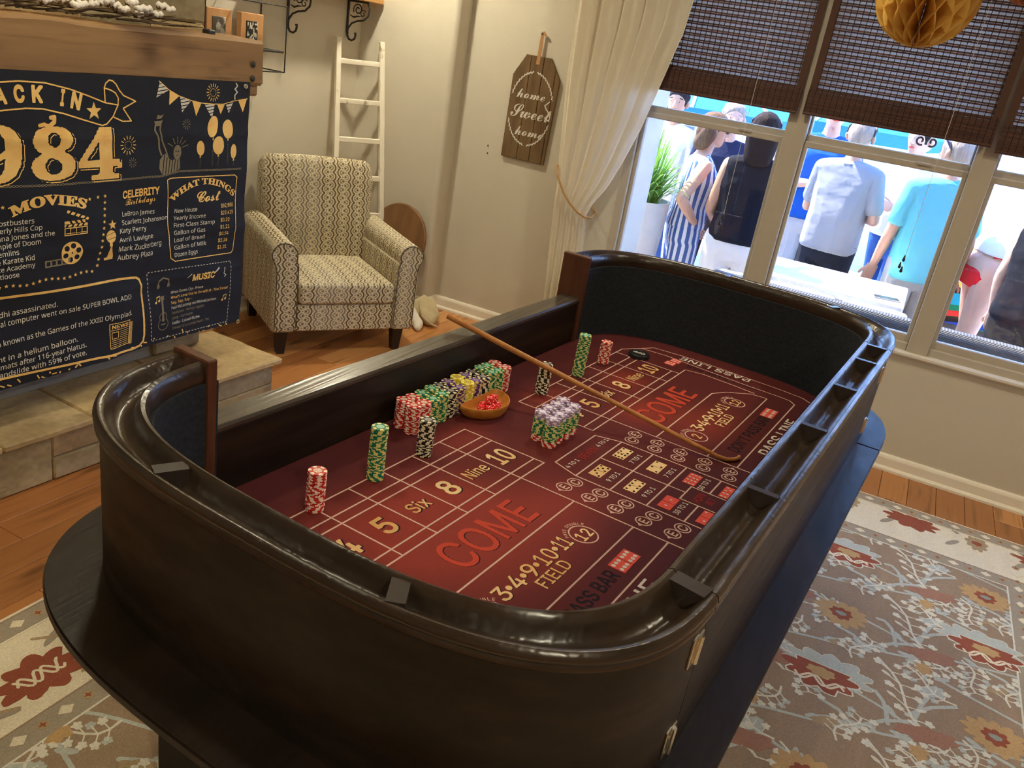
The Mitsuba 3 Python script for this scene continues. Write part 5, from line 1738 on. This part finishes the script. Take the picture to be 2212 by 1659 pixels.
# planter with tall grass
mat('planter_white', lambda p, n, uv: mix((.62, .60, .58), (.50, .49, .48), fbm(p.x * 9, p.y * 9, p.z * 9, 3)), .8, .2)
scene['grass_leaf'] = {'type': 'principledthin', 'base_color': rgb(.16, .34, .07), 'roughness': .5, 'diff_trans': .9, 'spec_trans': 0.0}
pl = thing('potted_grass', 'tall white planter with spiky green grass by the left window', 'potted plant')
part(pl, 'pot', app(lathe([(.0005, .002), (.15, .002), (.20, .98), (.205, 1.02), (.185, 1.02), (.175, .98), (.0005, .96)], 32), tr(3.44, 1.07, GZ)), 'planter_white', smooth=40)
gr3 = random.Random(17)
blades = []
for k in range(300):
    a, sp = gr3.uniform(0, 2 * PI), gr3.uniform(.05, 1)
    L = gr3.uniform(.36, .66)
    r0 = gr3.uniform(0, .12)
    pts = []
    w = gr3.uniform(.007, .014)
    side = np.array([-math.sin(a), math.cos(a), 0])
    for t in np.linspace(0, 1, 7):
        out = r0 + L * (.42 * sp * t + .26 * sp * t * t)
        zz = .96 + L * (t * (1 - .25 * sp) - .55 * sp * t ** 2.4)
        c = np.array([3.44 + out * math.cos(a), 1.07 + out * math.sin(a), GZ + zz])
        q = w * (1 - t) ** .7 + .0006
        pts.append([c - side * q, c + [0, 0, .25 * q], c + side * q])
    blades.append(grid(np.array(pts)))
part(pl, 'grass', cat(blades), 'grass_leaf', smooth=True, kind='stuff', label='spiky green grass blades')

# wicker sofas with their backs to the window, cushions, low table, phone
mat('wicker', lambda p, n, uv: mix(srgb(92, 98, 108), srgb(58, 62, 70), dr.sin(p.y * 420) * dr.sin(p.z * 520) * .5 + .5), .7, .3, bump=lambda p, n, uv: .002 * dr.sin(p.y * 420) * dr.sin(p.z * 520))
mat('cushion_white', (.72, .74, .76), .9, .1)


def wicker_sofa(y0, y1, label):
    s = thing('wicker_sofa', label, 'sofa')
    part(s, 'back', bx(2.64, 2.76, y0, y1, GZ + .10, .715, .03), 'wicker', smooth=40)
    part(s, 'seat_base', bx(2.76, 3.20, y0, y1, GZ + .08, GZ + .32, .02), 'wicker', smooth=40)
    for q in (y0, y1 - .10):
        part(s, 'arm', bx(2.76, 3.22, q, q + .10, GZ + .08, GZ + .58, .02), 'wicker', smooth=40)
    part(s, 'seat_cushion', puff(2.78, 3.19, y0 + .11, y1 - .11, GZ + .325, GZ + .45, .03, .02), 'cushion_white', smooth=50)
    for x in (2.68, 3.16):
        for q in (y0 + .03, y1 - .03):
            part(s, 'foot', bx(x - .02, x + .02, q - .02, q + .02, GZ, GZ + .10, .003), 'wicker')


wicker_sofa(-.735, .36, 'grey wicker sofa with its back to the middle window')
wicker_sofa(-2.05, -.80, 'grey wicker sofa with its back to the right window')
for y, w, lb in ((-.10, .42, 'long white cushion on the wicker sofa before the middle window'), (-.52, .34, 'short white cushion at the right end of the middle wicker sofa'), (.27, .16, 'white cushion at the left end of the middle wicker sofa')):
    q = app(puff(-.17, .17, -w / 2, w / 2, -.04, .04, .025, .03), tr(2.84, y, GZ + .655, ry=math.radians(-66)))
    solo('patio_cushion', rough(q, .03, 9, int(w * 100), .03), 'cushion_white', lb, 'cushion', 'patio cushions', smooth=60)
mat('fire_table_top', (.78, .78, .77), .4, .4)
mat('fire_table_base', srgb(120, 124, 130), .7, .3)
ft = thing('patio_table', 'pale grey low patio table with white top holding a phone', 'table')
part(ft, 'top', bx(3.22, 3.86, -.66, .20, .615, .665, .008), 'fire_table_top')
part(ft, 'base', bx(3.32, 3.76, -.54, .08, GZ + .02, .615, .01), 'fire_table_base')
part(ft, 'plinth', bx(3.30, 3.78, -.56, .10, GZ, GZ + .02, .002), 'fire_table_base')
mat('phone_black', (.02, .02, .025), .2, .6)
ph = thing('mobile_phone', 'dark mobile phone lying at the right end of the patio table', 'phone')
part(ph, 'body', app(bx(-.037, .037, -.075, .075, 0, .008, .002), tr(3.34, -.555, .6655, .25)), 'fire_table_base')
part(ph, 'screen', app(bx(-.034, .034, -.070, .070, .008, .0088, .0002), tr(3.34, -.555, .6655, .25)), 'phone_black', label='dark screen')

SER = [srgb(200, 40, 40), srgb(30, 120, 80), srgb(30, 60, 140), srgb(230, 200, 80), srgb(20, 20, 24), srgb(240, 240, 240), srgb(220, 110, 40), srgb(40, 150, 170)]


def serape(p, n, uv):
    k = dr.floor(p.z * 24 + p.y * 4)
    q = mi.Int32(cell_rand(k, 3, 5) * 7.99)
    c = mi.Color3f(*SER[0])
    for i in range(1, 8):
        c = dr.select(q == i, mi.Color3f(*SER[i]), c)
    return c


mat('serape_cloth', serape, .9, .1)
mat('chair_dark', srgb(58, 60, 64), .6, .3)
pc = thing('patio_chair', 'dark patio chair under a striped blanket outside the right window', 'chair')
part(pc, 'backrest', bx(4.62, 4.66, -1.32, -.90, .32, .92, .01), 'chair_dark')
part(pc, 'seat', bx(4.66, 5.12, -1.32, -.90, .28, .33, .01), 'chair_dark')
for x in (4.64, 5.09):
    for y in (-1.30, -.92):
        part(pc, 'leg', bx(x - .015, x + .015, y - .015, y + .015, GZ, .30, .003), 'chair_dark')
g2, z2 = np.meshgrid(np.linspace(-1.34, -.88, 24), np.linspace(0, 1, 30), indexing='ij')
Pz = np.where(z2 < .75, .36 + (z2 / .75) * .575, .935 - (z2 - .75) / .25 * .16)
Px = np.where(z2 < .72, 4.610, np.where(z2 < .80, 4.640, 4.672)) + .006 * np.sin(g2 * 40)
solo('striped_blanket', cat(grid(np.stack([Px, g2, Pz], -1)), grid(np.stack([Px - .004, g2, Pz + .003], -1), flip=True)), 'serape_cloth', 'colourful striped blanket hanging over the dark patio chair', 'blanket', smooth=40)

io = thing('iron_scroll', 'black wrought iron scroll hanging outside the middle window', 'ornament')
T = tr(2.66, -.505, 0)
part(io, 'stem', app(tube([(0, 0, 1.556), (0, .0, 1.62), (0, 0, 2.50)], .006, 8), T), 'black_iron', smooth=40)
for s in (-1, 1):
    part(io, 'lower_scroll', app(tube([(0, s * y, z) for _, y, z in scroll((.026, 1.572), .022, .006, -PI / 2 - .6, 4.2)], .0048, 6), T), 'black_iron', smooth=40)
    part(io, 'upper_scroll', app(tube([(0, s * .004, 1.585), (0, s * .012, 1.60), (0, s * .032, 1.606), (0, s * .052, 1.618), (0, s * .058, 1.636), (0, s * .045, 1.648), (0, s * .034, 1.64)], [.006, .006, .0055, .005, .005, .0045, .004], 6), T), 'black_iron', smooth=40)
part(io, 'leaf', app(hull([(-.004, 0, 1.56), (.004, 0, 1.56), (0, .014, 1.59), (0, -.014, 1.59), (-.003, 0, 1.63), (.003, 0, 1.63)]), T), 'black_iron')
struct('added_overhang', bx(2.59, 3.0, -4.2, 3.0, 2.50, 2.60, .004), 'stucco_white', 'unseen white overhang added outside to keep direct sun out of the window')  # unseen overhang, added to block direct sun through the window

# ------------------------------------------------------------------ people on the patio
SKIN = {'fair': (.62, .38, .28), 'tan': (.48, .27, .18), 'warm': (.55, .32, .22)}
for k, c in SKIN.items():
    mat('skin_' + k, c, .5, .3)
for k, c in (('brown', srgb(84, 66, 54)), ('dark', srgb(28, 22, 24)), ('grey', srgb(128, 118, 108)), ('black', srgb(24, 21, 24))):
    mat('hair_' + k, (lambda c: lambda p, n, uv: mix(c, tuple(x * 1.8 for x in c), noise(p.x * 130, p.y * 130, p.z * 14)))(c), .75, .12, bump=lambda p, n, uv: .003 * noise(p.x * 150, p.y * 150, p.z * 18))
stripes = lambda p, n, uv: mix((.72, .74, .78), (.045, .10, .30), smoothstep(.42, .52, dr.abs(uv.x * 26 - dr.floor(uv.x * 26) - .5) * 2))
crease = lambda p, n, uv: .012 * fbm(p.x * 9, p.y * 9, p.z * 13, 3)
for k, c in (('white', (.78, .78, .78)), ('navy', srgb(28, 36, 62)), ('blue', srgb(26, 84, 178)), ('pgrey', srgb(136, 142, 150)), ('ink', srgb(30, 34, 44)), ('denim', srgb(42, 78, 140)), ('teal', srgb(92, 168, 178)), ('khaki', srgb(168, 166, 160)), ('red', srgb(206, 34, 48)), ('blackdress', srgb(16, 22, 34)), ('lgrey', srgb(186, 190, 192)), ('blackt', srgb(14, 20, 34))):
    mat('cloth_' + k, c, .85, .15, bump=crease)
mat('cloth_stripes', stripes, .85, .15)
mat('lens_black', (.012, .012, .014), .2, .6)
mat('eye_white', (.8, .78, .75), .3)


def smoothm(m, L=.02, it=6):
    q = tomesh(m.refine_to_length(L))
    q = trimesh.Trimesh(q.vertices, q.faces, process=False)
    q.merge_vertices()
    trimesh.smoothing.filter_taubin(q, lamb=.5, nu=.52, iterations=it)
    return q


def bone(*pr):
    return m3.Manifold.batch_hull([sph(c, r, 12) for c, r in pr])


def union(ms):
    return m3.Manifold.batch_boolean(ms, m3.OpType.Add)


def person(label, x, y, face, H, skin, hair, top, bottom, arms, hairstyle='short', lean=0.0, leanside=0.0, glasses=None, group=None, sex='m', head_turn=0.0, spread=.10, step=0.0):
    """Standing figure: local x forward, y left. arms: {+1 / -1: (elbow, wrist)} offsets from the shoulder in metres at H = 1.75."""
    k = thing('person', label, 'person', group)
    s = H / 1.75
    sw = .185 if sex == 'm' else .160
    hw = .095 if sex == 'm' else .105
    bent = lambda p: np.array([p[0] + lean * max(0, p[2] - .95), p[1] + leanside * max(0, p[2] - .95), p[2] - .35 * (lean * lean + leanside * leanside) * max(0, p[2] - .95)])
    J = {'pel': (0, 0, .95), 'wai': (.0, 0, 1.10), 'che': (.01, 0, 1.29), 'neb': (-.015, 0, 1.45), 'net': (.005, 0, 1.54), 'hed': (.015, 0, 1.645)}
    J = {a: bent(b) for a, b in J.items()}
    B, SH, BT = [], [], []
    w = .118 if sex == 'm' else .098
    tor = [bone((bent((0, q * .06, .93)), .112), (bent((0, -q * .06, .93)), .112), (bent((0, q * .05, 1.10)), w), (bent((0, -q * .05, 1.10)), w)) for q in (1,)] + \
          [bone((bent((0, .05, 1.10)), w), (bent((0, -.05, 1.10)), w), (bent((.01, .085, 1.30)), .108), (bent((.01, -.085, 1.30)), .108))] + \
          [bone((bent((.01, .085, 1.30)), .105), (bent((.01, -.085, 1.30)), .105), (bent((-.01, sw - .035, 1.405)), .058), (bent((-.01, -sw + .035, 1.405)), .058), (bent((-.015, 0, 1.45)), .062))]
    B += tor
    B.append(bone((J['neb'], .060), (J['net'], .054)))
    # head
    R = np.array([[math.cos(head_turn), -math.sin(head_turn), 0], [math.sin(head_turn), math.cos(head_turn), 0], [0, 0, 1]])
    hd = lambda px, py, pz: J['hed'] + R @ np.array([px, py, pz])
    B.append(bone((hd(-.018, 0, .028), .086), (hd(.022, 0, .030), .080), (hd(.048, 0, -.062), .044), (hd(.060, 0, -.088), .026), (hd(-.02, 0, -.03), .070)))
    B.append(bone((hd(.098, 0, .012), .008), (hd(.116, 0, -.022), .012), (hd(.094, .011, -.026), .009), (hd(.094, -.011, -.026), .009)))
    for q in (1, -1):
        B.append(bone((hd(-.006, q * .086, .012), .014), (hd(-.002, q * .086, -.026), .010), (hd(-.016, q * .092, .0), .014)))
    hands = []
    for q in (1, -1):
        sh_ = bent((-.01, q * sw, 1.405))
        e_, w_ = (np.array(v) for v in arms[q])
        el = sh_ + e_ * (1, q, 1)
        wr = el + w_ * (1, q, 1)
        B += [bone((sh_, .056), (sh_ + (el - sh_) * .4, .049), (el, .040)), bone((el, .040), (el + (wr - el) * .3, .041), (wr, .026))]
        d = (wr - el) / np.linalg.norm(wr - el)
        palm = np.cross(d, (0, 0, 1)) if abs(d[2]) < .8 else np.cross(d, (0, q, 0))
        palm /= np.linalg.norm(palm)
        acr = np.cross(d, palm)
        B.append(bone(*[(wr + d * a + acr * b, .013) for a in (.012, .085) for b in (-.026, .026)]))
        for fi, (b, L) in enumerate(((-.030, .066), (-.010, .078), (.011, .074), (.031, .056))):
            p0 = wr + d * .088 + acr * b
            p1 = p0 + d * L * .5 + palm * .006
            p2 = p1 + d * L * .36 + palm * .020
            B += [bone((p0, .0095), (p1, .0088)), bone((p1, .0088), (p2, .0078))]
        t0 = wr + d * .030 - acr * .030
        B += [bone((t0, .0115), (t0 + d * .030 - acr * .022 + palm * .006, .0105)), bone((t0 + d * .030 - acr * .022 + palm * .006, .0105), (t0 + d * .056 - acr * .026 + palm * .014, .0085))]
        SH.append((sh_, el, wr))
    for q in (1, -1):
        hp, kn, an = np.array([0, q * hw, .93]), np.array([.02 + q * step, q * spread, .50]), np.array([-.02 + q * step * 1.6, q * spread, .075])
        B += [bone((hp, .098), (hp + (kn - hp) * .5, .078), (kn, .056)), bone((kn, .056), (kn + (an - kn) * .33 - np.array([.02, 0, 0]), .054), (an, .038)), bone((an, .040), (an + [-.03, 0, -.04], .034), (an + [.13, 0, -.048], .026), (an + [.18, q * .012, -.05], .020))]
        BT.append((hp, kn, an))
    T = tr(x, y, GZ, face) @ np.diag([s, s, s, 1.0])
    put(k + '__body', app(smoothm(union(B), .022, 5), T), 'skin_' + skin, smooth=True)
    labels[k + '__body'] = {'label': 'bare skin of face, arms and legs'}

    def wear(name, ms, m, lab=None, L=.03, cut=None, uvs=False):
        q = union(ms)
        if cut is not None:
            q = cut(q)
        g = smoothm(q, L, 4)
        v = np.array(g.vertices)
        kw = {}
        if uvs:
            kw['uv'] = np.c_[np.arctan2(v[:, 1], v[:, 0] + .02) * .155 + np.where(v[:, 2] < .85, np.sign(v[:, 1]) * .01, 0), v[:, 2]]
        part(k, name, app(g, T), m, smooth=True, label=lab, **kw)
    kind, col, ln_ = top
    if kind:
        r = .016
        z0 = ln_
        tors = [bone((bent((0, .065, z0)), .112 + r + .012), (bent((0, -.065, z0)), .112 + r + .012), (bent((0, .055, 1.10)), w + r + .012), (bent((0, -.055, 1.10)), w + r + .012)),
                bone((bent((0, .05, 1.10)), w + r + .012), (bent((0, -.05, 1.10)), w + r + .012), (bent((.01, .088, 1.30)), .108 + r), (bent((.01, -.088, 1.30)), .108 + r)),
                bone((bent((.01, .088, 1.30)), .105 + r), (bent((.01, -.088, 1.30)), .105 + r), (bent((-.01, sw - .030, 1.405)), .056 + r), (bent((-.01, -sw + .030, 1.405)), .056 + r), (bent((-.015, 0, 1.435)), .066 + r * .5))]
        if kind == 'shirt':
            for sh_, el, wr in SH:
                tors.append(bone((sh_, .064), (sh_ + (el - sh_) * .72, .064)))
        elif kind == 'long':
            for sh_, el, wr in SH:
                tors += [bone((sh_, .066), (el, .054)), bone((el, .054), (wr, .040))]
        cut = (lambda q: q.trim_by_plane((0, 0, 1), z0 - .035))
        if kind == 'halter':
            cut = lambda q: q.trim_by_plane((0, 0, 1), z0 - .02).trim_by_plane((.62, 0, -1), -1.235)
        if kind == 'crop':
            cut = lambda q: q.trim_by_plane((0, 0, 1), z0 - .02).trim_by_plane((0, 0, -1), -1.36)
        wear('top' if kind in ('halter', 'crop', 'tank') else 'shirt', tors, col, cut=cut, uvs=(col == 'cloth_stripes'))
        if kind == 'shirt':
            cl = [bone(*[(J['neb'] + np.array([.062 * math.cos(a), .066 * math.sin(a), .012]), .011) for a in (t, t + .7)]) for t in np.arange(9) * .7]
            part(k, 'collar', app(smoothm(union(cl), .02, 2), T), col, smooth=True)
    kind, col, hem = bottom
    if kind in ('pants', 'shorts', 'wide'):
        ms = [bone((bent((0, .065, .95)), .122), (bent((0, -.065, .95)), .122), (np.array((0, .07, .86)), .118), (np.array((0, -.07, .86)), .118))]
        for hp, kn, an in BT:
            if kind == 'shorts':
                e = hp + (kn - hp) * ((hp[2] - hem) / (hp[2] - kn[2]))
                ms.append(bone((hp, .112), (e, .100)))
            elif kind == 'wide':
                ms += [bone((hp, .112), (kn, .098)), bone((kn, .098), (an + [0, 0, .02], .118))]
            else:
                ms += [bone((hp, .110), (kn, .074)), bone((kn, .074), (an + [0, 0, .02], .062))]
        wear('trousers' if kind != 'shorts' else 'shorts', ms, col, cut=(lambda q: q.trim_by_plane((0, 0, 1), hem).trim_by_plane((0, 0, -1), -1.06)), uvs=(col == 'cloth_stripes'))
    elif kind == 'skirt':
        ms = [bone((bent((0, .06, 1.02)), .105), (bent((0, -.06, 1.02)), .105), (np.array((0, .07, .88)), .122), (np.array((0, -.07, .88)), .122)), bone((np.array((0, .07, .88)), .122), (np.array((0, -.07, .88)), .122), (np.array((0, .075, hem + .05)), .105), (np.array((0, -.075, hem + .05)), .105))]
        wear('skirt', ms, col, cut=lambda q: q.trim_by_plane((0, 0, 1), hem).trim_by_plane((0, 0, -1), -1.08))
    if kind in ('pants', 'wide', 'shorts', 'skirt'):
        for q, (hp, kn, an) in zip((1, -1), BT):
            sm = union([bone((an + [-.03, 0, -.035], .040), (an + [.12, 0, -.045], .032), (an + [.175, q * .012, -.047], .026)), bone((an + [0, 0, -.01], .042), (an + [-.03, 0, -.04], .038))])
            part(k, 'shoe', app(smoothm(sm.trim_by_plane((0, 0, 1), .0015), .03, 3), T), 'cloth_ink' if sex == 'm' else 'cloth_white', smooth=True)
    hs = [bone((hd(-.022, 0, .034), .094), (hd(.016, 0, .042), .086), (hd(-.055, 0, -.02), .068))]
    front = lambda q: q.trim_by_plane(tuple(R @ np.array([-.80, 0, .60])), float(np.dot(R @ np.array([-.80, 0, .60]), J['hed'] + R @ np.array([.040, 0, -.008]))))
    if hairstyle == 'bob':
        hs.append(bone((hd(-.04, .060, .0), .058), (hd(-.04, -.060, .0), .058), (hd(-.035, .066, -.10), .044), (hd(-.035, -.066, -.10), .044), (hd(-.075, 0, -.10), .050)))
    elif hairstyle == 'long':
        hs.append(bone((hd(-.04, .055, .0), .056), (hd(-.04, -.055, .0), .056), (hd(-.070, .045, -.18), .048), (hd(-.070, -.045, -.18), .048)))
        hs.append(bone((hd(-.070, .045, -.18), .046), (hd(-.070, -.045, -.18), .048), (hd(-.085, .025, -.34), .026), (hd(-.085, -.020, -.38), .022)))
        hs += [bone((hd(-.03 - .02 * i, q * (.07 - .012 * i), -.05), .028), (hd(-.05, q * (.078 - .015 * i), -.22), .022), (hd(-.080, q * (.055 - .02 * i), -.36 - .03 * i), .010)) for q in (1, -1) for i in range(3)]
    elif hairstyle == 'curly':
        hs += [sph(hd(.075 * math.cos(a) * math.cos(b) - .012, .078 * math.sin(a) * math.cos(b), .045 + .075 * math.sin(b)), .024, 8) for a in np.arange(10) * .63 for b in (.1, .6, 1.1)]
    elif hairstyle == 'buzz':
        hs = [bone((hd(-.020, 0, .030), .0885), (hd(.016, 0, .036), .0815), (hd(-.045, 0, -.02), .066))]
    hm = front(union(hs))
    part(k, 'hair', app(smoothm(hm, .02, 3), T), 'hair_' + hair, smooth=True)
    for q in (1, -1):
        part(k, 'eye', app(cat(sph(hd(.080, q * .031, .010), .0115, 12)), T), 'eye_white', smooth=True)
        part(k, 'iris', app(cat(sph(hd(.0875, q * .031, .010), .0055, 10)), T), 'hair_dark', smooth=True)
        part(k, 'eyebrow', app(tomesh(bone((hd(.090, q * .014, .031), .004), (hd(.088, q * .032, .036), .0045), (hd(.078, q * .050, .030), .003))), T), 'hair_' + hair, smooth=True)
    part(k, 'mouth', app(tomesh(bone((hd(.088, .020, -.054), .004), (hd(.097, 0, -.053), .0065), (hd(.088, -.020, -.054), .004))), T), 'print_rose', smooth=True, label='lips')
    if glasses:
        up_ = .075 if glasses == 'head' else .010
        xo = -.012 if glasses == 'head' else .092
        gm = []
        if glasses == 'head':
            for q in (1, -1):
                gm.append(bone((hd(.075, q * .022, .098), .010), (hd(.066, q * .052, .092), .010), (hd(.080, q * .036, .080), .010)))
                gm.append(bone((hd(.060, q * .070, .088), .005), (hd(-.01, q * .094, .060), .005), (hd(-.03, q * .093, .02), .005)))
        else:
            for q in (1, -1):
                gm.append(bone((hd(.100, q * .018, .012), .010), (hd(.092, q * .050, .012), .010), (hd(.097, q * .034, .002), .014)))
                gm.append(bone((hd(.088, q * .066, .016), .004), (hd(-.01, q * .092, .016), .004)))
            gm.append(bone((hd(.104, .016, .014), .004), (hd(.104, -.016, .014), .004)))
        part(k, 'sunglasses', app(tomesh(union(gm)), T), 'lens_black', smooth=True)
    return k


DOWN = ((-.02, .055, -.285), (.06, .01, -.245))
FWD = ((.02, .05, -.285), (.20, -.06, .03))
HIP = ((-.15, .14, -.22), (.16, -.12, -.17))
FOLD = ((.05, .05, -.28), (.19, -.17, .04))
rad = math.radians
person('woman in a blue and white striped jumpsuit with short brown hair, hand on hip', 3.66, .80, rad(-62), 1.60, 'warm', 'brown', ('halter', 'cloth_stripes', .98), ('wide', 'cloth_stripes', .10), {1: FWD, -1: HIP}, 'bob', .06, glasses='eyes', sex='f')
person('woman with long dark hair in a black sleeveless top and white shorts, seen from behind', 3.50, .40, rad(8), 1.66, 'tan', 'dark', ('tank', 'cloth_blackt', .96), ('shorts', 'cloth_white', .62), {1: ((.0, .06, -.285), (.17, -.02, -.10)), -1: ((.05, .05, -.27), (.14, .0, .10))}, 'long', glasses='head', sex='f')
person('man with dark hair behind the planter at the far left of the patio', 4.65, 1.30, rad(160), 1.70, 'tan', 'dark', ('shirt', 'cloth_white', .92), ('pants', 'cloth_denim', .09), {1: DOWN, -1: DOWN}, 'curly', head_turn=.5)
person('person with curly grey hair in a navy shirt behind the striped jumpsuit woman', 4.55, .84, rad(200), 1.66, 'fair', 'grey', ('shirt', 'cloth_navy', .90), ('pants', 'cloth_ink', .09), {1: DOWN, -1: FOLD}, 'curly')
person('man in a bright blue polo and light shorts facing the window', 4.80, .165, rad(190), 1.84, 'fair', 'grey', ('shirt', 'cloth_blue', .94), ('shorts', 'cloth_lgrey', .56), {1: DOWN, -1: FOLD}, 'short', glasses='eyes')
person('man in a pale grey polo and dark trousers with sunglasses on his head', 4.22, -.085, rad(-14), 1.71, 'warm', 'grey', ('shirt', 'cloth_pgrey', .90), ('pants', 'cloth_ink', .09), {1: FOLD, -1: ((.0, .07, -.27), (.20, -.10, -.02))}, 'buzz', glasses='head')
person('man in a white shirt and blue jeans leaning beyond the patio table', 5.05, -.47, rad(150), 1.74, 'fair', 'grey', ('shirt', 'cloth_white', .96), ('pants', 'cloth_denim', .09), {1: FOLD, -1: FWD}, 'short', .10, spread=.11, step=.08)
person('man in a long teal shirt and khaki shorts with sunglasses on his head', 4.06, -.675, rad(18), 1.72, 'tan', 'grey', ('shirt', 'cloth_teal', .86), ('shorts', 'cloth_khaki', .52), {1: ((.02, .05, -.285), (.05, .03, -.25)), -1: DOWN}, 'short', glasses='head', head_turn=.55)
person('woman in a white top and tight red skirt, bending forward', 4.15, -1.06, rad(-70), 1.84, 'fair', 'dark', ('crop', 'cloth_white', 1.04), ('skirt', 'cloth_red', .81), {1: FWD, -1: FWD}, 'long', .62, sex='f', step=.05)
person('woman in a long black dress at the right edge of the window', 3.50, -1.27, rad(-40), 1.60, 'fair', 'black', ('tank', 'cloth_blackdress', .92), ('skirt', 'cloth_blackdress', .35), {1: DOWN, -1: FWD}, 'long', sex='f')
